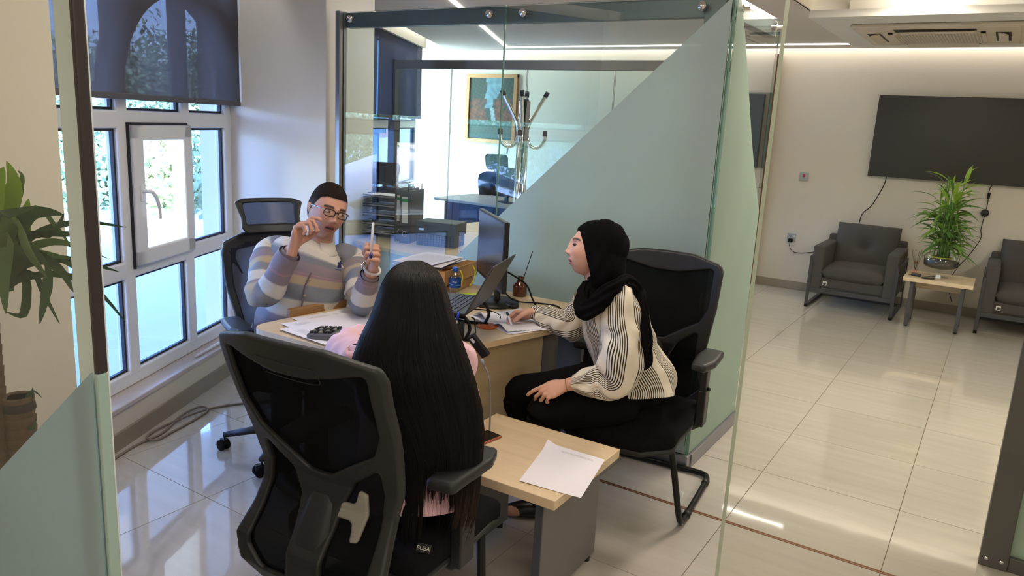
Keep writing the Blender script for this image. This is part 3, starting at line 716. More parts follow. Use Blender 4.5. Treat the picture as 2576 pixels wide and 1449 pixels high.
def visitor_chair(label, loc, rz, group, by=BY, fm=None, pad=-.055):
    fm = fm or CHPL; bp_ = lambda dy=0.: back_place(dy, .65, by)
    c = thing('visitor_chair', label, 'chair', loc, rz, group)
    pl('back_frame', back_sdf, (-.275, .275, .33, 1.1), .0055, .030, .007, bp_(), fm, c)
    pl('back_mesh', mesh_sdf, (-.26, .26, .37, 1.07), .011, .003, .004, bp_(.0), MESHB, c)
    sp = MB(); V = []; F = []
    prof = [(.70, .010, .012), (.675, .034, .004), (.63, .047, -.010), (.55, .055, -.018), (.46, .054, -.010), (.39, .052, .0), (.345, .048, .07), (.345, .045, .20)]
    for z, hw, off in prof:
        y = float(interp(max(z, .40), by))+off
        if z < .35: z2 = z
        for sx, dy in ((-1, .006), (-.55, -.008), (.55, -.008), (1, .006), (1, .02), (-1, .02)): V.append((sx*hw, y+(dy if z > .36 else 0), z+(0 if z > .36 else dy*1.2)))
    for i in range(len(prof)-1):
        for k in range(6): F.append((i*6+k, i*6+(k+1) % 6, i*6+6+(k+1) % 6, i*6+6+k))
    F += [tuple(range(6))[::-1], tuple(range(len(V)-6, len(V)))]
    sp.add(V, F, 0, True).build('spine', CHPL, c)
    def tsdf(X, Z):
        a = sd_poly(X, Z, [(.03, .600), (.098, .600), (.112, .592), (.118, .555), (.134, .558), (.142, .612), (.135, .665), (.118, .67), (.112, .64), (.098, .630), (.03, .630)])-.004
        return a
    pl('lumbar_bracket', tsdf, (.0, .16, .53, .69), .005, .012, .006, bp_(-.008), GREYT, c)
    pl('seat', seat_sdf, (-.27, .27, -.24, .26), .012, .075, .035, seat_place(.435), BLACKF, c)
    pl('seat_shell', seat_sdf, (-.27, .27, -.24, .26), .016, .022, .011, seat_place(.396), CHPL, c)
    for s in (-1, 1):
        ar = thing('armrest', None, None); ar.parent = c; ar.location = (s*.262, pad, 0)
        pl('arm_pad', (lambda X, Y, s=s: arm_sdf(X*s, Y)), (-.07, .07, -.16, .16), .007, .034, .014, lambda x, y, w: (x, y, .675+w-.9*(y-.0)**2*.4), CHPL, ar)
        p = MB().box(-.014, .014, -.030, .032, .50, .662, .004).box(-.018, .018, -.036, .038, .385, .545, .005)
        p.tube([(0, 0, .40), (-s*.03, 0, .372), (-s*.12, 0, .378)], [.022, .020, .014], 10).tube([(.016*s, .012, .55), (.030*s, .012, .55)], .007, 10)
        p.build('arm_post', BLACKP, ar)
    fr = MB(); path = []
    half = [(.17, .15, .388), (.205, .145, .38), (.222, .125, .33), (.245, .10, .18), (.262, .075, .06), (.268, .055, .026), (.270, .01, .0165), (.27, -.20, .0165), (.268, -.36, .0165), (.262, -.43, .0165), (.23, -.465, .0165), (.10, -.47, .0165)]
    full = half+[(-a, b, z) for a, b, z in half[::-1]]
    fr.tube(smooth_path(full, 110), .0135, 12)
    fr.build('frame_tube', BLACKM, c)
    for s in (-1, 1):
        MB().tube([(s*.270, -.02, .0165), (s*.27, -.055, .0165)], .0165, 12).build('foot_clip', BLACKP, c)
        MB().tube([(s*.268, -.36, .0165), (s*.268, -.395, .0165)], .0165, 12).build('foot_clip', BLACKP, c)
    MB().box(-.17, .17, -.13, .17, .372, .388, .004).build('seat_plate', BLACKM, c)
    return c
CH1 = visitor_chair('black mesh-back visitor chair with grey lumbar bracket, seen from behind under the long-haired woman', (-1.365, 1.575, 0), .085, 'visitor chairs')
CH2 = visitor_chair('black mesh-back visitor chair against the frosted glass, under the woman in the headscarf', (-1.165, 2.82, 0), PI+.10, 'visitor chairs', BY2, BLACKP, -.14)
# small maker's tab and strap slot on the near chair
tb = MB().box(-.020, .020, -.004, .004, -.012, .014, .002).build('fabric_tab', BLACKP, CH1); tb.location = (.215, -.175, .474); tb.rotation_euler = (-.9, 0, .25)
def text(s, size, mat, parent, loc, rot, name='lettering', ext=.0004):
    cu = bpy.data.curves.new(name, 'FONT'); cu.body = s; cu.size = size; cu.extrude = ext; cu.align_x = 'CENTER'; cu.align_y = 'CENTER'; cu.resolution_u = 3
    o = bpy.data.objects.new(name, cu); COL.objects.link(o); dg = bpy.context.evaluated_depsgraph_get()
    me = bpy.data.meshes.new_from_object(o.evaluated_get(dg)); bpy.data.objects.remove(o); me.name = name
    q = link(name, me, mat, parent); q.location = loc; q.rotation_euler = rot; return q
WTXT = M('white_print', rgb(225, 222, 210), .6); KTXT = M('dark_print', rgb(50, 50, 60), .7)
text('BUBA', .015, WTXT, tb, (0, -.0046, -.001), (PI/2, 0, 0))
gr = MB(); gr.tube(smooth_path([(-.10, 0, .012), (-.095, 0, .024), (0, 0, .022), (.09, 0, .02), (.10, 0, 0), (.09, 0, -.016), (0, 0, -.014), (-.06, 0, -.012)], 30), .0009, 5)
v = []
for p in gr.v: v.append((p[0], float(interp(p[2]+1.0, BY))+p[0]*p[0]-.0185+p[1], p[2]+1.0))
gr.v = v; gr.build('moulded_slot', DARK, CH1)

def caster(parent, x, y, a):
    k = thing('caster', None, None); k.parent = parent; k.location = (x, y, 0); k.rotation_euler = (0, 0, a)
    for s in (-1, 1): MB().lathe([(0, -.009), (.020, -.009), (.0265, -.005), (.0265, .005), (.020, .009), (0, .009)], 18).xf(Matrix.Translation((s*.015, -.012, .0265)) @ Matrix.Rotation(PI/2, 4, 'Y')).build('wheel', RUBBER, k)
    MB().box(-.008, .008, -.03, .008, .028, .055, .004).tube([(0, 0, .05), (0, 0, .078)], .006, 8).build('fork', BLACKP, k)
def task_chair(label, loc, rz, group, hz=1.0, solid=False, a0=.35):
    c = thing('task_chair', label, 'chair', loc, rz, group)
    def pp(dy=0., k=.9):
        def f(x, z, w): return x, -.235-np.clip(z-.60, 0, 1)*.16+.05*np.exp(-((z-.62)/.10)**2)+k*x*x+dy+w, z
        return f
    def hp(dy=0.):
        def f(x, z, w): return x, -.285-.05*np.sin((z-1.09)*12)+1.9*x*x+dy+w, z
        return f
    def bs(X, Z):
        x = np.abs(X); o = sd_poly(x, Z, [(-.3, 1.0), (.12, .995), (.205, .965), (.215, .93), (.205, .78), (.175, .62), (.155, .50), (-.3, .49)])-.018
        i1 = sd_poly(x, Z, [(.055, .94), (.15, .925), (.155, .90), (.11, .80), (.075, .74), (.045, .72)])-.012
        i2 = sd_poly(x, Z, [(.178, .87), (.175, .78), (.148, .62), (.13, .535), (.04, .53), (.05, .66), (.10, .74)])-.008
        return np.maximum(o, -np.minimum(i1, i2))
    def hs(X, Z):
        x = np.abs(X); o = sd_poly(x, Z, [(-.3, 1.165), (.120, 1.165), (.150, 1.155), (.130, 1.09), (.134, 1.045), (.115, 1.025), (-.3, 1.018)])-.008
        return np.maximum(o, -(sd_poly(x, Z, [(-.3, 1.147), (.118, 1.147), (.110, 1.09), (.112, 1.062), (-.3, 1.054)])-.005))
    if solid:
        hs2 = lambda X, Z: sd_poly(np.abs(X), Z, [(-.3, 1.20), (.11, 1.20), (.125, 1.18), (.12, 1.08), (.10, 1.05), (-.3, 1.05)])-.014
        pl('headrest', hs2, (-.17, .17, 1.02, 1.24), .012, .05, .02, hp(), BLACKF, c)
        pl('backrest', lambda X, Z: sd_poly(np.abs(X), Z, [(-.3, 1.0), (.12, 1.0), (.2, .97), (.22, .9), (.18, .6), (.16, .5), (-.3, .5)])-.01, (-.25, .25, .47, 1.03), .015, .035, .015, pp(), BLACKF, c)
    else:
        pl('headrest', hs, (-.18, .18, 1.0, 1.19), .006, .020, .006, hp(), BLACKP, c)
        pl('headrest_mesh', lambda X, Z: sd_poly(np.abs(X), Z, [(-.3, 1.155), (.13, 1.155), (.12, 1.04), (-.3, 1.035)]), (-.15, .15, 1.02, 1.18), .012, .002, .004, hp(.004), MESHM, c)
        pl('back_frame', bs, (-.25, .25, .46, 1.03), .0065, .026, .007, pp(), BLACKP, c)
        pl('back_mesh', lambda X, Z: sd_poly(np.abs(X), Z, [(-.3, .985), (.12, .98), (.205, .95), (.20, .78), (.17, .62), (.15, .51), (-.3, .50)]), (-.24, .24, .48, 1.01), .012, .002, .004, pp(.012), MESHM, c)
    MB().tube([(0, -.05, .36), (0, -.24, .40), (0, -.275, .52), (0, -.262, .62), (0, -.29, .75), (0, -.325, .90), (0, -.335, .99), (0, -.30, 1.035)], [.03, .03, .03, .024, .022, .022, .02, .016], 10).build('spine', BLACKP, c)
    pl('seat', seat_sdf, (-.27, .27, -.24, .26), .014, .08, .035, seat_place(.445), BLACKF, c)
    for s in (-1, 1):
        ar = thing('armrest', None, None); ar.parent = c; ar.location = (s*.255, .11, -.035)
        pl('arm_pad', (lambda X, Y, s=s: arm_sdf(X*s, Y)), (-.07, .07, -.16, .16), .009, .03, .012, lambda x, y, w: (x, y, .70+w+0*y), BLACKP, ar)
        MB().box(-.014, .014, -.035, .035, .44, .69, .004).tube([(0, 0, .45), (-s*.02, 0, .41), (-s*.15, 0, .405)], [.02, .02, .014], 8).build('arm_post', BLACKP, ar)
    b = MB().tube([(0, 0, .40), (0, 0, .22)], .028, 14).tube([(0, 0, .22), (0, 0, .085)], .036, 14)
    for i in range(5):
        a = a0+i*2*PI/5; b.tube([(.02*math.cos(a), .02*math.sin(a), .115), (.16*math.cos(a), .16*math.sin(a), .10), (.30*math.cos(a), .30*math.sin(a), .078)], [.028, .02, .014], 8)
    b.build('base', BLACKP, c)
    for i in range(5): a = a0+i*2*PI/5; caster(c, .295*math.cos(a), .295*math.sin(a), a+.8)
    MB().box(-.10, .10, -.12, .12, .36, .405, .01).build('mechanism', BLACKM, c)
    return c
M1 = task_chair('black mesh task chair with headrest and casters behind the man in glasses', (-2.685, 2.30, 0), -1.97, 'task chairs', a0=-1.97-PI/2+1.15+PI+.1)
task_chair('black padded task chair with headrest behind the binders in the neighbouring office', (-4.22, 4.46, 0), -2.75, 'task chairs', solid=True)
task_chair('small distant black task chair beyond the coat rack, right of the painting', (-4.9, 7.35, 0), -2.3, 'task chairs', solid=True)

# ------------------------------------------------------------------ desks
def rounded(poly, r, n=5):
    out = []; K = len(poly)
    for i in range(K):
        p = np.array(poly[i]); a = np.array(poly[i-1]); b = np.array(poly[(i+1) % K]); rr = r[i] if isinstance(r, (list, tuple)) else r
        u = (a-p)/np.linalg.norm(a-p)*rr; w = (b-p)/np.linalg.norm(b-p)*rr
        for k in range(n+1): t = k/n; out.append(tuple(p+u*(1-t)**2+w*t*t))
    return out
dk = thing('desk', 'pale oak office desk with rounded corner carrying the monitor and papers', 'desk', (-2.0, 2.5, 0))
MB().prism([(x+2.0, y-2.5) for x, y in rounded([(-2.44, 1.885), (-1.76, 1.905), (-1.67, 2.12), (-1.50, 2.82), (-1.49, 3.20), (-2.39, 3.20)], [.09, .05, .06, .04, .02, .02])], .715, .74).build('desktop', OAK, dk)
MB().prism([(x+2.0, y-2.5) for x, y in [(-1.725, 2.13), (-1.585, 2.74), (-1.568, 2.736), (-1.708, 2.126)]], .10, .715).build('front_panel', OAKD, dk)
for (x0, x1, y0, y1) in ((-2.30, -1.74, 2.05, 2.075), (-2.30, -1.56, 3.10, 3.125)): MB().box(x0+2, x1+2, y0-2.5, y1-2.5, .02, .715, .002).build('leg_panel', GREYBD, dk)
MB().prism([(x+2.0, y-2.5) for x, y in [(-1.60, 2.765), (-1.52, 2.765), (-1.52, 2.79), (-1.60, 2.79)]], .02, .715).build('leg_panel', GREYBD, dk)
dk2 = thing('desk', 'long pale oak desk in the neighbouring office with binders on it', 'desk', (-3.2, 4.2, 0))
MB().prism([(x+3.2, y-4.2) for x, y in rounded([(-3.71, 3.76), (-2.36, 3.50), (-2.30, 4.2), (-2.9, 4.7), (-3.0, 5.7), (-3.7, 5.7), (-3.85, 4.5)], [.02, .02, .2, .3, .3, .05, .05])], .715, .74).build('desktop', OAKX, dk2)
MB().prism([(x+3.2, y-4.2) for x, y in [(-3.69, 3.785), (-2.40, 3.535), (-2.40, 3.55), (-3.69, 3.80)]], .03, .715).build('front_panel', M('pale_blue_panel', rgb(196, 206, 206), .5), dk2)
MB().box(-.62, -.60, -.2, 1.2, .0, .715).box(.6, .62, -.5, -.1, 0, .715).build('leg_panel', GREYBD, dk2)
dk3 = thing('desk', 'distant desk seen through the far partition beside the coat rack', 'desk', (-4.3, 6.95, 0))
MB().prism(rounded([(-1.0, -.4), (.7, -.4), (.9, .1), (.6, .45), (-1.0, .45)], .1), .715, .74).build('desktop', OAKX, dk3)
MB().box(-.9, .7, .3, .32, .02, .715).box(-.88, -.86, -.3, .35, 0, .715).box(.6, .62, -.3, .35, 0, .715).build('front_panel', GREYBD, dk3)
def side_table(label, loc, rz, foot=.025):
    t = thing('side_table', label, 'table', loc, rz, 'low side tables')
    MB().box(-.27, .27, -.245, .245, .416, .45, .0025).build('tabletop', OAKX, t)
    for s in (-1, 1):
        q = MB(); q.box(s*.19-.0, s*.19+.001, 0, 0, 0, 0) if False else None
        V = [(s*.195-.0125, -.20, .02), (s*.195+.0125, -.20, .02), (s*.195+.0125, .23, .02), (s*.195-.0125, .23, .02)]
        q.add(V+[(x, y*.98, .416) for x, y, z in V], [(3, 2, 1, 0), (4, 5, 6, 7), (0, 1, 5, 4), (1, 2, 6, 5), (2, 3, 7, 6), (3, 0, 4, 7)])
        L = q.build('leg_panel', GREYBD, t)
        MB().box(s*.195-.014, s*.195+.014, -.205, -.197, .02, .416, .001).build('edge_band', M('dark_edge_band', rgb(66, 68, 74), .5), L)
        for y in (-.15, .19): MB().tube([(s*.195, y, .0), (s*.195, y, .02)], .014, 10).build('foot', BLACKP, L)
    MB().box(-.18, .18, -.008, .008, .33, .416, .001).build('crossbeam', OAKX, t)
    return t
side_table('low pale oak side table with one sheet of paper, near the headscarf woman', (-1.285, 2.145, 0), .015)
side_table('low pale oak side table by the lounge wall under the potted bamboo', (-.35, 7.62, 0), 0.0)

# ------------------------------------------------------------------ lounge armchairs
UPH = M('charcoal_upholstery', rgb(74, 71, 70), .9, var=.06, vscale=30, bump=.25, bscale=500, spec=.2)
FRM = M('armchair_frame', rgb(60, 60, 64), .7, .1)
def cushion(name, c, s, puff, parent, tuft=False, rot=None):
    n = 18; V = []; F = []
    for face in range(2):
        for i in range(n+1):
            for j in range(n+1):
                u = i/n*2-1; v = j/n*2-1; e = (1-u**8)*(1-v**8); q = s[2]/2*(e**.35)+puff*(1-u*u)*(1-v*v)
                if tuft and face == 0: q -= .045*math.exp(-(u*u+v*v)*22)+.012*math.exp(-abs(u*u-v*v*.8)*22)*math.exp(-(u*u+v*v)*2.2)+.010*math.exp(-(u*18)**2)
                V.append((c[0]+u*s[0]/2, c[1]+v*s[1]/2, c[2]+(q if face == 0 else -q)))
    m_ = n+1
    for f in range(2):
        for i in range(n):
            for j in range(n):
                a = f*m_*m_+i*m_+j; q = (a, a+m_, a+m_+1, a+1); F.append(q if f == 0 else q[::-1])
    V2 = [Vector(v)-Vector(c) for v in V]; R = Matrix.Translation(c) @ (rot or Matrix.Identity(4)); V = [R @ v for v in V2]
    me = bpy.data.meshes.new(name); me.from_pydata([tuple(v) for v in V], [], F); bm = bmesh.new(); bm.from_mesh(me); bmesh.ops.remove_doubles(bm, verts=bm.verts, dist=2e-4); bmesh.ops.recalc_face_normals(bm, faces=bm.faces); bm.to_mesh(me); bm.free()
    return link(name, me, UPH, parent, True)
def armchair(label, loc, rz):
    a = thing('armchair', label, 'armchair', loc, rz, 'lounge armchairs')
    MB().box(-.36, .36, -.33, .36, .20, .30, .012).build('seat_base', UPH, a)
    for s in (-1, 1):
        x0, x1 = sorted((s*.27, s*.375)); MB().box(x0, x1, -.36, .34, .18, .60, .018).build('arm', UPH, a)
    cushion('seat_cushion', (0, -.07, .35), (.56, .60, .13), .012, a)
    cushion('back_cushion', (0, .27, .56), (.58, .46, .17), .02, a, True, Matrix.Rotation(1.30, 4, 'X'))
    MB().box(-.36, .36, .28, .36, .20, .66, .02).build('backrest', UPH, a)
    f = MB()
    for s in (-1, 1):
        x0, x1 = sorted((s*.378, s*.388)); xa, xb = sorted((s*.345, s*.388))
        f.box(x0-.02 if s > 0 else x0, x1 if s > 0 else x1+.02, -.375, -.36, 0, .50, .002)
        f.box(x0-.02 if s > 0 else x0, x1 if s > 0 else x1+.02, -.375, .36, 0, .028, .002)
        f.box(x0, x1, -.375, .33, .47, .50, .002).box(x0, x1, .32, .35, .0, .50, .002)
    f.box(-.385, .385, -.372, -.352, .155, .195, .002).box(-.385, .385, .33, .35, .155, .195, .002).box(-.385, .385, .335, .35, .0, .028, .002)
    f.build('frame', FRM, a)
    lb = MB().box(-.018, .018, -.001, .001, -.02, .02, .001).build('maker_tab', WTXT, a); lb.location = (-.235, -.3345, .245)
    MB().box(-.012, .012, -.002, -.0012, -.014, .008).build('tab_mark', KTXT, lb)
    return a
armchair('charcoal armchair with tufted back cushion, left of the bamboo table', (-1.06, 7.95, 0), 0)
armchair('charcoal armchair cut off by the right edge, right of the bamboo table', (.36, 8.00, 0), 0)

# ------------------------------------------------------------------ television and wall fittings
tv = thing('television', 'large black flat television on the lounge wall', 'television', (-.44, 8.38, 0))
MB().box(-.72, .74, -.075, -.045, 1.265, 2.045, .004).build('casing', M('tv_casing', rgb(30, 30, 32), .35), tv)
MB().box(-.712, .732, -.0775, -.074, 1.29, 2.037).build('screen', M('tv_screen', rgb(38, 36, 36), .34, var=.0, spec=.45), tv)
MB().box(-.4, .4, -.046, -.001, 1.45, 1.85, .004).build('wall_bracket', BLACKM, tv)
text('Westpoint', .02, M('tv_logo', rgb(20, 20, 20), .4), tv, (-.12, -.0783, 1.277), (PI/2, 0, 0))
sw = thing('wall_switch', 'small grey wall switch with red rocker left of the television', 'switch', (-1.775, 8.38, 1.20)); PLATE = M('switch_plate', rgb(168, 172, 174), .4, .2)
MB().box(-.045, .045, -.010, -.0005, -.045, .045, .003).build('plate', PLATE, sw); MB().box(-.011, .011, -.016, -.009, -.005, .028, .002).build('rocker', M('red_rocker', rgb(170, 30, 40), .4), sw)
sk = thing('wall_socket', 'grey wall socket with a black plug left of the armchair', 'socket', (-1.82, 8.38, .55))
MB().box(-.045, .045, -.010, -.0005, -.045, .045, .003).build('plate', PLATE, sk)
sk1 = MB()
for x, z in ((-.02, .02), (-.006, .02), (-.013, .006)): sk1.box(x-.003, x+.003, -.0108, -.0098, z-.006, z+.006)
sk1.build('socket_slots', KTXT, sk); MB().box(.022, .036, -.014, -.009, .008, .028, .002).build('rocker', WHITE, sk)
cd = thing('power_cable', 'black power cable running from the wall socket behind the armchair', 'cable', (-1.82, 8.36, .53))
MB().box(-.022, .022, -.035, .008, -.028, .012, .006).build('plug', RUBBER, cd)
MB().tube(smooth_path([(0, -.02, -.02), (0, -.02, -.07), (.04, -.02, -.12), (.12, -.01, -.13), (.28, -.01, -.10), (.42, -.005, -.12)], 30), .004, 6).build('cord', RUBBER, cd)
def cable(name, label, pts, r, mat=RUBBER, cat='cable', m=60, parent=None):
    b = np.array(pts[0]); o = MB().tube(smooth_path([tuple(np.array(p)-b) for p in pts], m), r, 7).build(name, mat, parent); o.location = b
    return tag(o, label, cat) if label else o
cable('television_cable', 'thin black cable hanging from the television behind the left armchair', [(-1.0, 8.365, 1.30), (-1.0, 8.365, 1.2), (-1.06, 8.37, 1.03), (-1.10, 8.37, .95), (-1.16, 8.37, .88), (-1.18, 8.37, .76), (-1.2, 8.37, .5)], .0045)
c2 = thing('television_cable', 'black cable with round inline module hanging right of the bamboo', 'cable', (-.10, 8.36, 0))
MB().tube(smooth_path([(.02, 0, 1.29), (-.01, 0, 1.22), (-.005, 0, 1.1), (-.01, 0, .99), (-.02, 0, .85), (-.01, 0, .75), (-.08, 0, .58), (-.15, -.02, .46), (-.2, -.05, .30), (-.15, 0, .12)], 70), .0035, 6).build('cord', RUBBER, c2)
MB().box(-.02, .004, -.012, .008, 1.13, 1.19, .004).build('connector', RUBBER, c2)
MB().lathe([(0, -.01), (.032, -.01), (.036, 0), (.032, .01), (0, .01)], 20).xf(Matrix.Translation((-.012, -.01, 1.0)) @ Matrix.Rotation(PI/2, 4, 'X')).build('round_module', BLACKP, c2)
# ------------------------------------------------------------------ paper and print
mt, t, p = new_mat('printed_paper')
u_ = N(t, 'ShaderNodeAttribute', attribute_name='su'); v_ = N(t, 'ShaderNodeAttribute', attribute_name='sv'); k_ = N(t, 'ShaderNodeAttribute', attribute_name='ink')
ln = mth(t, 'LESS_THAN', mth(t, 'FRACT', mth(t, 'MULTIPLY', v_.outputs['Fac'], 46.0)), .45)
cv = N(t, 'ShaderNodeCombineXYZ'); t.links.new(mth(t, 'MULTIPLY', u_.outputs['Fac'], 60.0), cv.inputs[0]); t.links.new(mth(t, 'FLOOR', mth(t, 'MULTIPLY', v_.outputs['Fac'], 46.0)), cv.inputs[1])
nz = N(t, 'ShaderNodeTexNoise', i_Scale=1.0, i_Detail=1.0); t.links.new(cv.outputs[0], nz.inputs[0])
wd2 = mth(t, 'GREATER_THAN', nz.outputs[0], .42)
f = mth(t, 'MULTIPLY', mth(t, 'MULTIPLY', ln, wd2), mth(t, 'MULTIPLY', k_.outputs['Fac'], .55))
t.links.new(mixc(t, f, rgb(234, 232, 240), rgb(90, 90, 105)), p.inputs['Base Color']); p.inputs['Roughness'].default_value = .75
PRINT = mt
def sheet(name, corners, label, ink=(), cat='paper', group=None, warp=.002, parent=None, seed=0, lifts=(), n=14):
    """one sheet of paper between four corners; ink = rectangles (u0,u1,v0,v1) carrying lines of print"""
    c = [np.array(q, float) for q in corners]; org = c[0]; V = []; su = []; sv = []; ik = []; F = []
    r = random.Random(seed); ph = r.random()*6
    for i in range(n+1):
        for j in range(n+1):
            u = i/n; v = j/n; q = c[0]*(1-u)*(1-v)+c[1]*u*(1-v)+c[2]*u*v+c[3]*(1-u)*v
            z = warp*(1+math.sin(u*5+ph)*math.cos(v*4+ph))
            for (lu, lv, a, w) in lifts: z += a*math.exp(-((u-lu)**2+(v-lv)**2)/w)
            V.append(q-org+np.array([0, 0, z])); su.append(u); sv.append(v); ik.append(1.0 if any(a <= u <= b and c_ <= v <= d_ for a, b, c_, d_ in ink) else 0.0)
    for i in range(n):
        for j in range(n): q = i*(n+1)+j; F.append((q, q+n+1, q+n+2, q+1))
    me = bpy.data.meshes.new(name); me.from_pydata([tuple(v) for v in V], [], F)
    for nm, arr in (('su', su), ('sv', sv), ('ink', ik)): me.attributes.new(nm, 'FLOAT', 'POINT').data.foreach_set('value', arr)
    o = link(name, me, PRINT, parent, True); o.location = org
    return tag(o, label, cat, group) if label else o
DT = .7405
sheet('document', [(-2.41, 2.08, DT), (-2.12, 2.02, DT), (-2.02, 2.36, DT), (-2.36, 2.42, DT)], 'printed document lying in front of the man, nearest his hands', [(.1, .45, .2, .45), (.55, .9, .2, .6), (.1, .5, .55, .62), (.1, .5, .7, .8)], seed=1, lifts=[(0, 1, .012, .05)])
sheet('document', [(-2.37, 1.99, DT+.003), (-2.08, 1.93, DT+.003), (-2.0, 2.26, DT+.004), (-2.3, 2.3, DT+.004)], 'white sheet fanned out under the printed document', [(.1, .9, .1, .3)], seed=2)
sheet('document', [(-2.30, 1.925, DT+.006), (-2.02, 1.90, DT+.006), (-1.98, 2.18, DT+.008), (-2.27, 2.21, DT+.008)], 'white sheet nearest the desk corner, under the calculator', [(.15, .6, .1, .25)], seed=3)
ca = thing('calculator', 'grey desk calculator on the papers beside the pink sleeve', 'calculator', (-2.075, 1.985, .752), .22, rot=(.10, 0, -1.25))
MB().box(-.055, .055, -.075, .075, 0, .022, .006).build('casing', M('calc_grey', rgb(98, 98, 102), .4), ca)
for i in range(5):
    for j in range(5):
        MB().box(-.046+i*.0195, -.0325+i*.0195, -.066+j*.0195, -.053+j*.0195, .022, .030, .002).build('key', (BLACKP if (i+j) % 3 else GREYT), ca)
MB().box(-.046, .046, .038, .066, .0215, .0235, .001).build('display', M('lcd', rgb(120, 128, 112), .3), ca)
sheet('document', [(-1.90, 2.66, DT+.003), (-1.62, 2.53, DT+.003), (-1.50, 2.76, DT+.003), (-1.80, 2.92, DT+.003)], 'thick folded document under the headscarf woman\'s writing hand, with curled edges', [(.15, .85, .12, .8)], seed=4, lifts=[(.25, 0, .03, .02), (.8, .05, .022, .02)], n=24)
sheet('document', [(-1.905, 2.64, DT), (-1.60, 2.52, DT), (-1.50, 2.74, DT), (-1.80, 2.9, DT)], 'lower sheet beneath the curled document at the desk edge', (), seed=5)
o = MB().lathe([(0, 0), (.042, 0), (.045, .003), (.043, .007), (0, .008)], 26).build('coaster', M('orange_brown', rgb(196, 96, 36), .35)); o.location = (-1.74, 2.555, .7405); tag(o, 'round orange coaster peeking out from under the curled document', 'coaster')
hl = MB()
sheet('paper_sheet', [(-1.252, 2.268, .4515), (-1.02, 2.272, .4515), (-.955, 1.97, .4515), (-1.17, 1.945, .4515)], 'white sheet hanging over the corner of the near low table', [(.30, .85, .10, .128), (.12, .62, .150, .165)], seed=6, warp=.0012, lifts=[(0, 0, .012, .01)], n=48)
# ------------------------------------------------------------------ smartphone
ph_ = thing('smartphone', 'dark smartphone with copper edge on the low table beside the long hair', 'phone', (-1.455, 2.13, .4505), -.15)
MB().box(-.037, .037, -.075, .075, 0, .009, .003).build('casing', M('copper_case', rgb(186, 110, 84), .35, .4), ph_)
MB().box(-.034, .034, -.072, .072, .0085, .0096, .0005).build('screen', M('phone_glass', rgb(14, 14, 16), .08), ph_)
MB().box(.0365, .0378, .0, .018, .003, .006).build('side_button', M('pink_button', rgb(230, 90, 150), .4), ph_)

# ------------------------------------------------------------------ monitor
SCR = M('dim_screen', rgb(26, 28, 38), .22, var=.02, spec=.6)
a = np.array([-2.17, 3.08]); b = np.array([-1.785, 2.73]); mc = (a+b)/2; dv = (b-a)/np.linalg.norm(b-a); Lm = .525
mo = thing('monitor', 'black computer monitor on the desk turned towards the man', 'monitor', (mc[0], mc[1], .7405), math.atan2(dv[1], dv[0]))
MB().box(-Lm/2, Lm/2, -.006, .018, .105, .425, .004).box(-Lm*.3, Lm*.3, .018, .045, .15, .36, .012).build('casing', BLACKP, mo)
MB().box(-Lm/2+.008, Lm/2-.008, -.0072, -.005, .122, .417).build('screen', SCR, mo)
st = MB().box(-.028, .028, .03, .052, .02, .26, .005); st.lathe([(0, .0), (.115, 0), (.12, .004), (.118, .012), (.03, .018), (0, .018)], 40, c=(0, .03, 0)); st.build('stand', BLACKP, mo)
# ------------------------------------------------------------------ laptop on stand
la = thing('laptop', 'open black laptop on a stand facing the man', 'laptop', (-1.72, 2.445, .845), math.radians(108))   # local x runs along the hinge, +y towards the man
MB().box(-.165, .165, 0, .225, 0, .014, .004).build('base', BLACKP, la)
KEY = M('key_blue_grey', rgb(52, 58, 78), .5)
for j in range(5):
    for i in range(13): MB().box(-.152+i*.0235, -.132+i*.0235, .035+j*.021, .052+j*.021, .014, .0165, .001).build('key', KEY, la)
MB().box(-.045, .045, .155, .21, .0138, .0146).build('touchpad', M('touchpad', rgb(48, 50, 60), .3), la)
R = Matrix.Translation((0, 0, .012)) @ Matrix.Rotation(math.radians(28), 4, 'X')
lid = MB().box(-.165, .165, -.006, .0, 0, .225, .002).xf(R).build('lid', M('laptop_lid', rgb(58, 56, 54), .4), la)
MB().box(-.157, .157, -.0002, .0008, .012, .217).xf(R).build('screen', M('laptop_screen', rgb(52, 50, 46), .3, spec=.6), lid)
sd = thing('laptop_stand', 'black folding stand holding up the laptop', 'stand', (-1.72, 2.445, .7405), math.radians(108))
q = MB()
for s in (-1, 1):
    q.tube(smooth_path([(s*.13, .21, .006), (s*.13, .0, .006), (s*.13, .0, .012), (s*.13, -.015, .05), (s*.13, .0, .088), (s*.13, .03, .096), (s*.13, .21, .098)], 30), .007, 7)
q.tube([(-.13, .12, .006), (.13, .12, .006)], .006, 6).tube([(-.13, .05, .097), (.13, .05, .097)], .006, 6); q.build('frame', BLACKM, sd)
# ------------------------------------------------------------------ pen cup
pc = thing('pen_cup', 'black wire mesh pen cup at the desk edge beside the long hair', 'pen cup', (-1.69, 2.235, .7405), .2)
q = MB()
for k in range(44):
    x = -.038+.0018*k
    for (u0, v0) in ((-.038, None), (.038, None)): q.tube([(x, u0, .0), (x, u0, .095)], .0006, 3).tube([(u0, x, .0), (u0, x, .095)], .0006, 3)
for k in range(28):
    z = .004+k*.0034; q.tube([(-.038, -.038, z), (.038, -.038, z), (.038, .038, z), (-.038, .038, z)], .0006, 3, close=True)
q.build('wire_mesh', BLACKM, pc)['kind'] = 'stuff'
MB().box(-.04, .04, -.04, .04, 0, .003).tube([(-.038, -.038, .096), (.038, -.038, .096), (.038, .038, .096), (-.038, .038, .096)], .0022, 6, close=True).build('rim', BLACKM, pc)
BLUEP = M('blue_plastic', rgb(30, 60, 190), .3); WHP = M('white_plastic', rgb(225, 225, 228), .35)
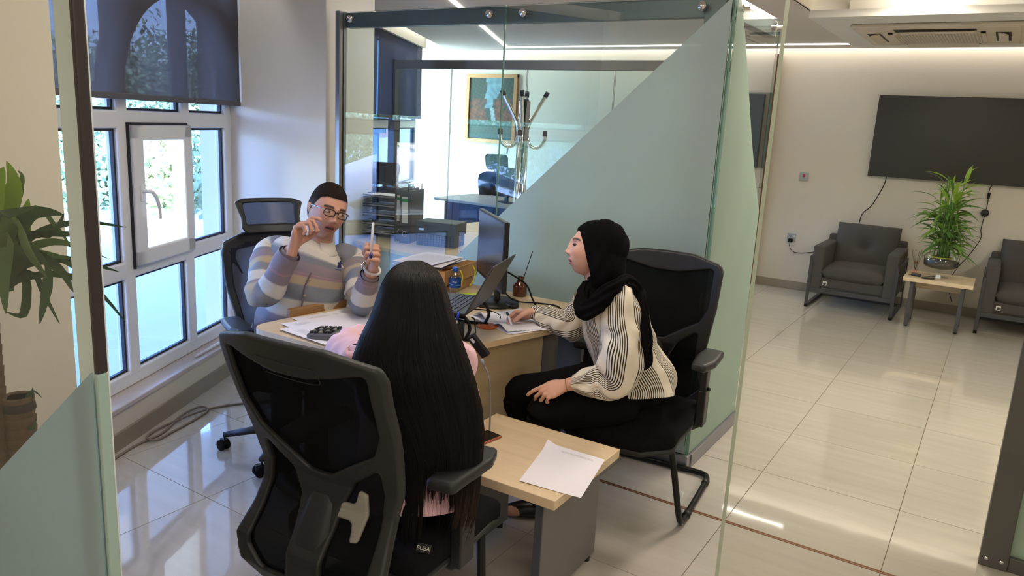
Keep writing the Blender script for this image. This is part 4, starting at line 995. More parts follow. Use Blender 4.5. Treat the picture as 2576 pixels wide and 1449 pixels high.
def pen(label, p0, p1, mat, capm, group=None, r=.0045):
    p0 = np.array(p0); p1 = np.array(p1); o = thing('pen', label, 'pen', tuple(p0), group=group); d = p1-p0
    MB().tube([(0, 0, 0), tuple(d*.74)], r, 8).build('barrel', mat, o); MB().tube([tuple(d*.74), tuple(d)], [r*1.15, r*.95], 8).build('cap', capm, o); return o
pen('white pen with blue cap standing in the pen cup', (-1.70, 2.225, .746), (-1.735, 2.265, .875), WHP, BLUEP, r=.0055)
pen('grey marker leaning in the pen cup', (-1.685, 2.24, .746), (-1.68, 2.27, .87), GREYT, BLUEP)
pen('black pen leaning in the pen cup', (-1.705, 2.245, .746), (-1.725, 2.21, .872), BLACKP, BLACKP)
pen('red pen low inside the pen cup', (-1.68, 2.215, .746), (-1.71, 2.21, .84), M('red_plastic', rgb(180, 30, 40), .35), M('red_plastic'))
o = MB().tube([(-.012, 0, 0), (-.008, 0, .02), (.008, 0, .02), (.012, 0, 0)], .0009, 5).box(-.014, .014, -.004, .004, -.012, .001, .001).build('binder_clip', CHROME); o.location = (-1.725, 2.23, .852); tag(o, 'small steel binder clip on top of the pen cup', 'clip')
# ------------------------------------------------------------------ network adapter and cables
ad = thing('cable_adapter', 'black inline adapter hanging over the desk edge', 'adapter', (-1.585, 2.29, .80), 0)
MB().box(-.018, .018, -.009, .009, -.05, .05, .003).xf(Matrix.Translation((.035, -.065, -.03)) @ Matrix.Rotation(-.6, 4, 'Y') @ Matrix.Rotation(.35, 4, 'X')).build('casing', BLACKP, ad)
MB().box(-.006, .006, -.0096, -.0088, .02, .04).xf(Matrix.Translation((.035, -.065, -.03)) @ Matrix.Rotation(-.6, 4, 'Y') @ Matrix.Rotation(.35, 4, 'X')).build('label_mark', WTXT, ad)
MB().tube(smooth_path([(-.12, .10, .02), (-.07, .05, .03), (-.03, -.0, .02), (.005, -.045, .01)], 14), .003, 6).build('cord', RUBBER, ad)
GREYC = M('grey_cable', rgb(140, 138, 140), .5)
MB().tube([(.064, -.082, -.072), (.080, -.086, -.092)], [.0075, .005], 8).tube(smooth_path([(.080, -.086, -.092), (.10, -.08, -.14), (.105, -.07, -.25), (.09, -.05, -.4), (.05, -.03, -.55), (.0, 0.02, -.70)], 40), .0035, 6).build('network_cord', GREYC, ad)
cable('power_cable', 'beige looped cable lying on the floor along the window curb', [(-3.16, 1.68, .007), (-3.24, 1.85, .007), (-3.28, 2.02, .007), (-3.40, 2.20, .010), (-3.43, 2.33, .012), (-3.36, 2.33, .012), (-3.31, 2.22, .007), (-3.25, 2.04, .007), (-3.22, 1.95, .010), (-3.27, 1.93, .014), (-3.33, 2.03, .012), (-3.36, 2.25, .016), (-3.36, 2.42, .007), (-3.26, 2.6, .007), (-3.1, 2.9, .007)], .006, M('beige_cable', rgb(128, 116, 106), .6))
cable('monitor_cable', 'black cable arching from behind the monitor across the desk', [(-1.99, 3.05, .88), (-1.93, 3.03, .87), (-1.86, 3.05, .83), (-1.80, 3.02, .77), (-1.74, 2.98, .745), (-1.66, 2.98, .746), (-1.58, 3.05, .745)], .0042)
cable('monitor_cable', 'second black cable looping down beside the amber bottle', [(-1.985, 3.0, .86), (-1.93, 2.93, .83), (-1.88, 2.98, .76), (-1.80, 3.07, .745), (-1.70, 3.08, .746), (-1.62, 3.0, .745)], .0035)
cable('mouse_cable', 'thin black cable trailing beneath the laptop stand', [(-2.0, 2.72, .744), (-1.9, 2.78, .744), (-1.8, 2.74, .744), (-1.74, 2.62, .744), (-1.82, 2.56, .744), (-1.92, 2.62, .744)], .0025)
ms = MB().sphere((0, 0, .012), (.032, .055, .018), 18).build('computer_mouse', BLACKP); ms.location = (-1.86, 2.93, .7405); ms.rotation_euler = (0, 0, .9); tag(ms, 'black computer mouse behind the writing hand', 'mouse')
# ------------------------------------------------------------------ amber reed bottle
AMB = M('amber_glass', rgb(84, 40, 28), .08, spec=.8)
rb = thing('diffuser_bottle', 'amber glass diffuser bottle with one black reed, right of the monitor', 'bottle', (-1.96, 3.155, .7405))
MB().lathe([(0, 0), (.033, 0), (.036, .004), (.036, .05), (.032, .062), (.017, .072), (.015, .088), (.021, .090), (.021, .096), (.014, .097)], 28).build('bottle', AMB, rb)
MB().tube([(0, 0, .03), (.055, .012, .235)], .0022, 6).build('reed', BLACKP, rb)
# ------------------------------------------------------------------ water bottle
PET = glass_mat('clear_pet', (.93, .96, .98), 2.2)
wb = thing('water_bottle', 'small clear water bottle with blue cap and blue label on the desk', 'bottle', (-2.17, 2.89, .7405))
prof = [(0, .004), (.020, 0), (.029, .006), (.029, .02), (.0275, .026), (.029, .032), (.0275, .038), (.029, .044), (.030, .05), (.030, .10), (.028, .108), (.018, .122), (.0115, .130), (.0115, .137)]
MB().lathe(prof, 28).build('bottle', PET, wb)
MB().lathe([(.0125, .130), (.0145, .131), (.0145, .148), (.013, .150), (0, .150)], 24).build('cap', M('blue_cap', rgb(40, 96, 214), .35), wb)
MB().lathe([(.0306, .052), (.0306, .098)], 28).build('label', M('blue_label', rgb(24, 74, 160), .4), wb)
MB().lathe([(0, .006), (.0265, .009), (.0275, .10), (0, .10)], 24).build('water', glass_mat('water', (.90, .97, .97), .5), wb)
tx = text('Pinar', .011, WTXT, wb, (.0, -.0312, .082), (PI/2, 0, 0)); tx.location = (.0312*math.sin(.6), -.0312*math.cos(.6), .082); tx.rotation_euler = (PI/2, 0, .6)
MB().tube(smooth_path([(.0308*math.sin(a), -.0308*math.cos(a), .070-.004*a) for a in np.linspace(-.8, 1.5, 12)], 20), .0009, 4).build('label_stripe', M('pale_blue', rgb(150, 200, 235), .5), wb)
def note(label, x, y, rz, col, s=.05):
    o = MB().add([(-s, -s*.5, .001), (s, -s*.5, .001), (s, s*.5, .004), (-s, s*.5, .001), (0, -s*.5, .003)], [(0, 4, 3), (4, 1, 2), (4, 2, 3)]).build('sticky_note', col); o.location = (x, y, .7405); o.rotation_euler = (0, 0, rz); tag(o, label, 'sticky note')
LIME = M('lime_paper', rgb(196, 226, 80), .7); ORG = M('orange_paper', rgb(240, 180, 90), .7)
note('lime green sticky note just left of the water bottle', -2.20, 2.80, .3, LIME, .035); note('lime green sticky note behind the water bottle', -2.15, 3.0, .9, LIME, .045); note('orange sticky note between water bottle and laptop', -2.08, 2.92, .4, ORG, .035)
# ------------------------------------------------------------------ cardboard tray boxes
CARD = M('kraft_card', rgb(196, 150, 96), .7, var=.08, vscale=12); CORD = M('yellow_cord', rgb(206, 190, 60), .6)
def cardbox(label, loc, rz, w, d, h, open_=True):
    b = thing('cardboard_box', label, 'box', loc, rz); q = MB(); t = .005
    q.box(-w/2, w/2, -d/2, d/2, 0, t).box(-w/2, w/2, -d/2, -d/2+t, 0, h).box(-w/2, w/2, d/2-t, d/2, 0, h).box(-w/2, -w/2+t, -d/2, d/2, 0, h).box(w/2-t, w/2, -d/2, d/2, 0, h)
    if not open_: q.box(-w/2, w/2, -d/2, d/2, h-t, h)
    q.build('box', CARD, b); return b
BR = 1.757
bx = cardbox('brown cardboard tray full of papers stacked on another box behind the water bottle', (-2.355, 2.995, .795), BR, .36, .26, .075)
for x in (-.02, .13):
    MB().tube(smooth_path([(x, -.131, .055), (x-.01, -.15, .03), (x-.035, -.155, -.01), (x-.05, -.14, -.04)], 14), .0045, 6).build('cord_handle', CORD, bx)
    MB().lathe([(0, 0), (.006, 0), (.006, .002), (0, .002)], 12).xf(Matrix.Translation((x, -.130, .056)) @ Matrix.Rotation(PI/2, 4, 'X')).build('eyelet', CHROME, bx)
cardbox('closed brown cardboard box underneath the paper tray', (-2.36, 3.0, .7405), BR+.04, .34, .24, .052, False)
for i in range(9):
    dx = random.uniform(-.02, .02); dy = random.uniform(-.02, .02); a_ = BR+random.uniform(-.12, .12); c_ = (-2.37+dx, 2.98+dy); z = .868+i*.0035; R2 = np.array([[math.cos(a_), -math.sin(a_)], [math.sin(a_), math.cos(a_)]])
    cs4 = [tuple(R2 @ np.array(v)+np.array(c_))+(z,) for v in ((-.19, -.11), (.12, -.11), (.12, .11), (-.19, .11))]
    o = sheet('paper_sheet', cs4, ('topmost printed sheet in the cardboard tray, with a dark line across' if i == 8 else ('lowest sheet of the fanned paper pile in the cardboard tray', 'second lowest sheet of the paper pile in the cardboard tray', 'third sheet up in the paper pile in the cardboard tray', 'fourth sheet up in the paper pile in the cardboard tray', 'middle sheet of the paper pile in the cardboard tray', 'fourth sheet down from the top of the tray pile', 'third sheet down from the top of the tray pile', 'sheet directly under the topmost one of the tray pile', '')[i]), [(.1, .9, .1, .9)] if i == 8 else (), 'paper', 'papers in the cardboard tray', seed=20+i, n=6, warp=.0015)
# wooden pen holder / brown wallet in front of the man
o = MB().box(-.012, .012, -.15, .15, 0, .035, .003).build('folder', M('brown_leatherette', rgb(150, 112, 72), .6, var=.1)); o.location = (-2.425, 2.24, .7405); o.rotation_euler = (0, .15, -.10); tag(o, 'narrow brown folder standing at the man\'s edge of the desk', 'folder')
# ------------------------------------------------------------------ neighbouring desk objects
BIND = M('black_binder', rgb(44, 46, 52), .5, var=.1)
def binder(label, loc, rz):
    b = thing('ring_binder', label, 'binder', loc, rz, 'black ring binders')
    MB().box(-.038, .038, 0, .004, 0, .36, .001).box(-.038, -.035, 0, .27, 0, .36, .001).box(.035, .038, 0, .27, 0, .36, .001).build('cover', BIND, b)
    MB().box(-.034, .034, .01, .26, .01, .345).build('papers', M('aged_paper', rgb(190, 188, 182), .8), b)
    MB().box(-.021, .021, -.0015, 0, .14, .32).build('spine_label', PAPER, b); MB().box(-.021, .021, -.002, -.001, .285, .305).build('label_band', M('green_print', rgb(40, 150, 90), .6), b)
    MB().tube([(.013*math.cos(a), -.002, .065+.018*math.sin(a)) for a in np.linspace(0, 2*PI, 22)[:-1]], .0022, 6, close=True).build('finger_ring', CHROME, b)
    return b
def wireframe(parent):
    q = MB()
    for s in (-1, 1): q.tube(smooth_path([(s*.045, .27, .0), (s*.045, .27, .36), (s*.045, .24, .39), (s*.045, .03, .40), (s*.045, -.002, .37), (s*.045, -.002, .0)], 40), .004, 6)
    q.build('wire_frame', BLACKM, parent)
b1 = binder('black ring binder with white and green spine label, nearest the glass', (-3.40, 3.93, .7405), .35); b2 = binder('black ring binder half hidden behind the labelled one', (-3.49, 3.98, .7405), .35)
hd = thing('file_holder', 'black wire file holder around the ring binders', 'file holder', (-3.45, 3.955, .7405), .35); wireframe(hd)
tm_ = thing('letter_tray', 'stack of five black mesh letter trays with loose papers', 'letter tray', (-3.72, 4.11, .7405), .25)
for k in range(5):
    q = MB(); z = .02+k*.065
    q.box(-.16, .16, -.12, .12, z, z+.002); q.tube([(-.16, -.12, z+.018), (.16, -.12, z+.018), (.16, .12, z+.018), (-.16, .12, z+.018)], .003, 6, close=True).tube([(-.16, -.12, z), (.16, -.12, z), (.16, .12, z), (-.16, .12, z)], .003, 6, close=True)
    T = q.build('tray', BLACKM, tm_)
    for i in range(3 if k else 5): sh_ = MB().box(-.13+random.uniform(-.02, .03), .13+random.uniform(-.02, .03), -.11+random.uniform(-.02, .02), .10, z+.004+i*.004, z+.0065+i*.004).build('papers', PAPER, T)
q = MB()
for x in (-.155, .155):
    for y in (-.115, .115): q.tube([(x, y, 0), (x, y, .36)], .0035, 6)
q.tube(smooth_path([(-.05, -.115, .30), (-.045, -.115, .37), (0, -.115, .395), (.155, -.115, .36)], 16), .003, 6); q.build('frame', BLACKM, tm_)
bb = thing('document_box', 'black document box with small metal label holder beside the binders', 'box', (-3.20, 4.08, .7405), .28)
MB().box(-.15, .15, -.10, .10, .08, .165, .004).build('lid', BIND, bb); MB().box(-.14, .14, -.095, .095, 0, .08, .004).build('basket', M('basket_grey', rgb(62, 66, 76), .6), bb)
q = MB()
for i in range(14): q.box(-.139+i*.0205, -.135+i*.0205, -.0975, -.095, .004, .078)
for i in range(4): q.box(-.14, .14, -.0975, -.095, .012+i*.018, .015+i*.018)
q.build('grid', BLACKM, bb)
MB().box(-.12, -.085, -.103, -.10, .105, .12, .001).build('label_holder', CHROME, bb)
for i, (x, y, rz, c, lb, h) in enumerate([(-2.87, 3.98, .3, BLACKM, 'pair of black glasses lying on the neighbouring desk', .012), (-2.66, 4.02, .1, M('dark_notebook', rgb(60, 52, 60), .5), 'dark notebook on the neighbouring desk', .015), (-2.95, 4.5, .2, BLACKP, 'small black speaker on the neighbouring desk', .07)]):
    o = MB().box(-.06, .06, -.035, .035, 0, h, .003).build(['glasses_case', 'notebook', 'speaker'][i], c); o.location = (x, y, .7405); o.rotation_euler = (0, 0, rz); tag(o, lb, ['glasses case', 'notebook', 'speaker'][i])
o = MB().box(-.15, .15, -.1, .1, 0, .012, .004).build('tray', M('cream_tray', rgb(214, 210, 190), .5)); o.location = (-2.62, 4.02, .7405); tag(o, 'cream writing pad under the dark notebook on the neighbouring desk', 'pad')
bpy.data.objects['notebook'].location.z = .7525
o = MB().box(-.05, .05, -.03, .03, 0, .006, .002).build('sticky_note', LIME); o.location = (-2.72, 4.1, .7528); tag(o, 'lime notes on the cream pad of the neighbouring desk', 'sticky note')
bk = thing('bag', 'crumpled black and yellow bag on the distant desk', 'bag', (-3.9, 6.85, .7405)); MB().sphere((0, 0, .08), (.16, .1, .085), 14).sphere((.1, .03, .14), (.08, .06, .06), 12).build('body', BLACKF, bk); MB().sphere((.02, -.03, .17), (.10, .05, .03), 12).build('flap', M('yellow_fabric', rgb(200, 180, 60), .7), bk)
mo2 = thing('monitor', 'small dark monitor on the distant desk seen past the far partition', 'monitor', (-4.5, 6.85, .7405), -.5); MB().box(-.24, .24, -.01, .02, .1, .38, .004).box(-.03, .03, 0, .02, 0, .2).box(-.1, .1, -.06, .06, 0, .01).build('casing', BLACKP, mo2)
# ------------------------------------------------------------------ coat rack
cr = thing('coat_rack', 'chrome coat rack with black capped hooks behind the glass partition', 'coat rack', (-2.845, 4.5, 0))
q = MB()
for k in range(3): a = k*2*PI/3+.3; q.tube([(.024*math.cos(a), .024*math.sin(a), .03), (.024*math.cos(a), .024*math.sin(a), 1.74)], .021, 12)
q.build('pole', CHROME, cr)
MB().lathe([(0, 0), (.17, 0), (.18, .01), (.17, .022), (.04, .035), (0, .035)], 36).build('base', CHROME, cr); MB().lathe([(0, 1.735), (.032, 1.735), (.032, 1.752), (0, 1.754)], 18).build('top_cap', BLACKP, cr)
for k in range(4):
    a = k*PI/2+.45; c, s = math.cos(a), math.sin(a)
    P1 = smooth_path([(c*.03, s*.03, 1.50), (c*.04, s*.04, 1.58), (c*.09, s*.09, 1.68), (c*.15, s*.15, 1.79)], 16); P2 = smooth_path([(c*.03, s*.03, 1.60), (c*.035, s*.035, 1.50), (c*.06, s*.06, 1.44), (c*.11, s*.11, 1.43), (c*.15, s*.15, 1.47), (c*.155, s*.155, 1.53)], 22)
    for P_ in (P1, P2):
        h_ = MB().tube(P_, .0125, 8).build('hook', CHROME, cr); e1 = Vector(P_[-1]); e0 = Vector(P_[-3]); dd = (e1-e0).normalized()
        MB().tube([tuple(e1-dd*.02), tuple(e1+dd*.018)], [.0165, .015], 10).build('cap', BLACKP, h_)
# ------------------------------------------------------------------ painting
pt = thing('painting', 'gilt framed painting of a waterfall between autumn trees on the far wall', 'painting', (-5.79, 8.378, 1.755))
nx, nz_ = 60, 84; V = []; C = []; F = []
for i in range(nx+1):
    for j in range(nz_+1):
        u = i/nx; v = j/nz_; V.append((-.345+.69*u, -.026, -.395+.79*v))
        n_ = .5+.5*math.sin(u*23+math.sin(v*17)*2)*math.cos(v*29+math.sin(u*11)*2); n2_ = .5+.5*math.sin(u*61+v*37)*math.cos(v*71-u*13)
        sky = np.array(rgb(120, 160, 175))*(.8+.5*n_); tr = np.array(rgb(40, 66, 50))*(.5+.9*n2_); rock = np.array(rgb(128, 72, 44))*(.5+.8*n_)*(.6+.6*n2_); wat = np.array(rgb(52, 92, 84))*(.6+.8*n2_)
        w_ = abs(u-.5-.06*math.sin(v*9)); c_ = tr
        if v > .5 and w_ < .10+.14*(v-.5)+.03*n2_: c_ = sky
        if .28 < v < .66 and w_ > .06+.05*n_: c_ = rock if n_ > .25 or v < .5 else tr
        if .30 < v < .52 and abs(u-.52+.25*(v-.5)) < .045: c_ = np.array(rgb(170, 190, 200))*(.7+.4*n2_)
        if v < .30: c_ = wat+(np.array(rgb(60, 80, 70))*.5 if .2 < v and n2_ > .6 else 0)
        C.append(c_*.62)
for i in range(nx):
    for j in range(nz_): q_ = i*(nz_+1)+j; F.append((q_, q_+nz_+1, q_+nz_+2, q_+1))
me = bpy.data.meshes.new('canvas'); me.from_pydata(V, [], F); set_col(me, np.array(C)); link('canvas', me, attr_mat('oil_paint', rough=.5), pt)
GILT = M('gilt_frame', rgb(150, 104, 62), .4, .3, var=.15, vscale=30); q = MB()
for s in (-1, 1):
    for pz in ([(-.375, .415), (.375, .415)], [(-.375, -.415), (.375, -.415)]) if s > 0 else ([(-.375, -.44), (-.375, .44)], [(.375, -.44), (.375, .44)]):
        (ax0, az0), (ax1, az1) = pz; q.box(min(ax0, ax1)-.024, max(ax0, ax1)+.024, -.045 if s < 0 else -.0435, -.001, min(az0, az1)-(.024 if s > 0 else 0), max(az0, az1)+(.024 if s > 0 else 0))
q.box(-.36, .36, -.02, -.002, -.40, .40); q.build('frame', GILT, pt)
o = MB().box(-.10, .10, -.012, -.001, -.05, .05, .002).build('wall_plate', PLATE); o.location = (-5.62, 8.379, 1.24); tag(o, 'small grey plate on the wall below the painting', 'plate')
# ------------------------------------------------------------------ things on the lounge table
GL2 = glass_mat('vase_glass', (.93, .96, .94), 2.0)
vs = thing('glass_vase', 'footed glass bowl vase of dark pebbles holding the bamboo', 'vase', (-.36, 7.62, .4505))
MB().lathe([(0, .0), (.07, .0), (.075, .004), (.012, .012), (.010, .05), (.03, .065), (.12, .085), (.138, .11), (.140, .205), (.137, .205), (.135, .112), (.118, .090), (.03, .072), (0, .070)], 40).build('bowl', GL2, vs)
pe = MB(); MB().lathe([(0, .074), (.03, .075), (.115, .092), (.133, .112), (.134, .150), (0, .155)], 32).build('pebble_bed', M('dark_pebbles', rgb(52, 46, 42), .6, var=.5, vscale=70, bump=.8, bscale=90), vs)['kind'] = 'stuff'
bp = thing('bamboo_plant', 'bushy lucky bamboo with bright green leaves in the glass bowl by the television', 'plant', (-.36, 7.62, .56))
q = MB(); stems = []
for k in range(22):
    a = random.uniform(0, 2*PI); r_ = random.uniform(.01, .075); h = random.uniform(.40, .78); tx_, ty_ = r_*math.cos(a), r_*math.sin(a); pts = [(tx_, ty_, .02), (tx_*1.1, ty_*1.1, h*.5), (tx_*1.5, ty_*1.5, h)]
    q.tube(pts, .0045, 6); stems.append(pts)
q.build('stems', M('stem_green', rgb(96, 140, 60), .5), bp)['kind'] = 'stuff'
q = MB(); q.tube([(.078*math.cos(a), .078*math.sin(a), .07) for a in np.linspace(0, 2*PI, 20)[:-1]], .006, 6, close=True); q.build('ribbon', M('yellow_ribbon', rgb(190, 190, 60), .5), bp)
def leaf_mesh(name, L, w, droop, fold=.25, n=8):
    V = []; F = []
    for i in range(n+1):
        t_ = i/n; x = L*t_*(1-.12*droop*t_); z = -droop*L*t_*t_*.6+.12*L*math.sin(t_*PI)*(.5); ww = w*math.sin(PI*min(1, t_*.93+.07))**.8*(1-t_**4)+.0006
        V += [(x, -ww, z+fold*ww), (x, 0, z), (x, ww, z+fold*ww)]
    for i in range(n):
        b_0 = i*3; F += [(b_0, b_0+3, b_0+4, b_0+1), (b_0+1, b_0+4, b_0+5, b_0+2)]
    me = bpy.data.meshes.new(name); me.from_pydata(V, [], F); me.polygons.foreach_set('use_smooth', [True]*len(F)); return me
def leaf_mat(name, c, var=.3):
    m_ = M(name, c, .42, var=var, vscale=14, spec=.4); t_ = m_.node_tree; p_ = t_.nodes['Principled BSDF']
    tl = N(t_, 'ShaderNodeBsdfTranslucent'); tl.inputs[0].default_value = (*[min(1, v*1.3) for v in c], 1); mx = N(t_, 'ShaderNodeMixShader'); mx.inputs[0].default_value = .3
    t_.links.new(p_.outputs[0], mx.inputs[1]); t_.links.new(tl.outputs[0], mx.inputs[2]); t_.links.new(mx.outputs[0], t_.nodes['Material Output'].inputs[0]); return m_
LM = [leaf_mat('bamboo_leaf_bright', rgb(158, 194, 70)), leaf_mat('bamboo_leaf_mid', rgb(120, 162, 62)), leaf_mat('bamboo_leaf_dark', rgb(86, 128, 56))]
lms = []
for L, w, dr in ((.21, .015, .35), (.25, .016, .6), (.17, .014, .15), (.28, .017, .5)):
    for k in range(3):
        me = leaf_mesh('leaf', L, w, dr); me.materials.append(LM[k]); lms.append(me)
for k in range(296):
    st_ = random.choice(stems); t_ = random.uniform(.12, 1)**.75; b0_ = Vector(st_[0]).lerp(Vector(st_[2]), t_); z_ = b0_.z
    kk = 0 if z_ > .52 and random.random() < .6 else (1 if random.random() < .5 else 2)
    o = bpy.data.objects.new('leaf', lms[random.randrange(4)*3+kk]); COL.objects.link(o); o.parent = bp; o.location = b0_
    out = math.atan2(b0_.y, b0_.x)+random.gauss(0, .9); el = random.uniform(-.3, .8) if z_ < .52 else random.uniform(.0, 1.2); o.rotation_euler = (random.uniform(-.5, .5), -el, out); s_k = random.uniform(.7, 1.1); o.scale = (s_k, s_k, s_k)
df = thing('reed_diffuser', 'small square glass reed diffuser left of the glass bowl', 'diffuser', (-.56, 7.70, .4505))
MB().box(-.032, .032, -.032, .032, 0, .09, .006).build('bottle', GL2, df); MB().lathe([(0, .09), (.016, .09), (.016, .104), (0, .104)], 14).build('collar', M('copper', rgb(170, 110, 80), .3, .8), df); MB().box(-.028, .028, -.028, .028, .004, .03).build('oil', M('pink_oil', rgb(206, 150, 140), .2), df)
q = MB()
for k in range(6): q.tube([(0, 0, .02), (math.cos(k)*.05, math.sin(k)*.04, .21)], .0016, 5)
q.build('reeds', BLACKP, df)
rc = thing('remote_control', 'black remote control on the front of the lounge side table', 'remote', (-.43, 7.44, .4505), .5); MB().box(-.05, .05, -.016, .016, 0, .014, .005).build('casing', BLACKP, rc)
gk2 = thing('headset', 'black coiled cable and plug lying on the lounge side table', 'cable', (-.54, 7.50, .4505)); MB().box(-.03, .05, -.02, .02, 0, .022, .006).build('adapter', BLACKP, gk2); MB().tube(smooth_path([(-.05, .02, .004), (-.02, .05, .006), (.06, .04, .006), (.1, .05, .006), (.17, .09, .01)], 24), .003, 6).build('cord', RUBBER, gk2)
sc2 = MB().box(-.02, .02, -.012, .012, -.015, .018, .003).build('small_camera', WHP); sc2.location = (-.36, 7.53, .467); tag(sc2, 'small white plug block in front of the vase foot', 'plug')
# ------------------------------------------------------------------ yucca at the left
yu = thing('yucca_plant', 'tall yucca with sword leaves by the left wall behind the glass door', 'plant', tuple(np.append(W(-10, 1400, 1.9)[:2], 0)))
yo = np.array(yu.location)
crown = W(0, 700, 1.85)-yo; stump = W(45, 1000, 1.95)-yo
TR = M('yucca_trunk', rgb(88, 68, 52), .9, var=.35, vscale=25, bump=1., bscale=40)
def trunk(x, y, z0, z1, r):
    pr = []; z = z0
    while z < z1: pr += [(r*1.0, z), (r*1.07, z+.022), (r*.96, z+.026)]; z += .028
    return MB().lathe([(0, z0)]+pr+[(r*.9, z1), (0, z1)], 14, c=(x, y, 0))
trunk(stump[0], stump[1], .25, stump[2], .036).build('trunk', TR, yu)
MB().lathe([(0, 0), (.036, 0), (.040, -.03), (.036, -.035)], 14, c=tuple(stump)).build('cut_top', M('cut_wood', rgb(50, 44, 40), .9, var=.3), yu)
trunk(crown[0]-.05, crown[1]-.02, .25, crown[2]-.10, .028).build('trunk', TR, yu)
MB().lathe([(0, 0), (.15, 0), (.18, .28), (.165, .28), (.16, .24), (0, .24)], 28).xf(Matrix.Translation(((crown[0]-.05+stump[0])/2, (crown[1]+stump[1])/2, 0))).build('pot', M('white_pot', rgb(200, 198, 192), .4), yu)
YM = [leaf_mat('yucca_leaf', rgb(86, 112, 66), .25), leaf_mat('yucca_leaf_dark', rgb(58, 82, 56), .25), leaf_mat('yucca_leaf_new', rgb(120, 150, 50), .25)]
def sword(p0, p1, p2, p3, w, mat):
    P = catmull([p0, p1, p2, p3], 14); V = []; F = []; vd = np.array([-.75, .6, -.2])
    for i, p_ in enumerate(P):
        t_ = i/13; T = P[min(i+1, 13)]-P[max(i-1, 0)]; s = np.cross(T, vd*.8+np.array([.2, .1, .5])); s /= np.linalg.norm(s)+1e-9; ww = w*(.45+.55*math.sin(min(1, t_*1.7)*PI/2))*(1-t_**3)+.0007
        V += [tuple(p_-s*ww+np.array([0, 0, .15*ww])), tuple(p_), tuple(p_+s*ww+np.array([0, 0, .15*ww]))]
    for i in range(13): q_ = i*3; F += [(q_, q_+3, q_+4, q_+1), (q_+1, q_+4, q_+5, q_+2)]
    me = bpy.data.meshes.new('leaf'); me.from_pydata(V, [], F); return link('leaf', me, mat, yu, True)
c0_ = W(0, 700, 1.85)
for pts, w, k, dd in [([(10, 560), (35, 470), (16, 405)], .028, 2, 0), ([(30, 540), (48, 470), (42, 508)], .016, 0, .02), ([(50, 620), (60, 560), (72, 500)], .022, 2, 0), ([(60, 560), (110, 535), (160, 540)], .02, 1, -.05), ([(90, 590), (200, 560), (318, 572)], .010, 1, .1),
                      ([(60, 600), (130, 590), (162, 536)], .010, 1, 0), ([(80, 530), (140, 570), (178, 620)], .009, 0, .05), ([(60, 630), (150, 610), (270, 650)], .014, 0, .1), ([(90, 660), (180, 655), (300, 684)], .015, 1, .1), ([(80, 650), (150, 680), (185, 735)], .024, 1, -.05),
                      ([(30, 560), (75, 640), (120, 700)], .026, 0, -.12), ([(75, 640), (120, 690), (100, 815)], .024, 1, -.14), ([(60, 700), (70, 760), (65, 798)], .012, 1, 0), ([(80, 690), (110, 740), (150, 815)], .010, 1, .03), ([(20, 600), (10, 700), (15, 790)], .026, 0, -.1),
                      ([(60, 690), (60, 790), (15, 785)], .013, 1, 0), ([(40, 520), (55, 450), (45, 430)], .010, 0, .03), ([(120, 690), (230, 720), (316, 810)], .012, 1, .1), ([(100, 640), (210, 690), (285, 775)], .009, 0, .12), ([(-20, 600), (-10, 480), (10, 420)], .028, 2, -.05),
                      ([(0, 560), (20, 540), (95, 520)], .016, 1, -.1), ([(70, 600), (170, 590), (240, 600)], .011, 1, .0), ([(40, 640), (100, 640), (175, 650)], .018, 0, -.04), ([(20, 620), (30, 560), (18, 470)], .02, 1, .05), ([(-30, 700), (-20, 600), (-40, 500)], .03, 0, 0)]:
    P_ = [c0_-yo+np.array([random.uniform(-.02, .02), random.uniform(-.02, .02), random.uniform(-.04, .04)])]+[W(x, y, 1.85+dd*f_)-yo for (x, y), f_ in zip(pts, (.4, .8, 1))]
    sword(P_[0], P_[1], P_[2], P_[3], w, YM[k])
for pts in ([(70, 1000), (85, 985), (105, 1000)], [(65, 1040), (80, 1000), (82, 975)], [(20, 1060), (-5, 1090), (10, 1120)], [(60, 1070), (80, 1080), (92, 1050)]):
    P_ = [stump+np.array([0, 0, -.05])]+[W(x, y, 1.95)-yo for x, y in pts]; sword(P_[0], P_[1], P_[2], P_[3], .006, YM[1])
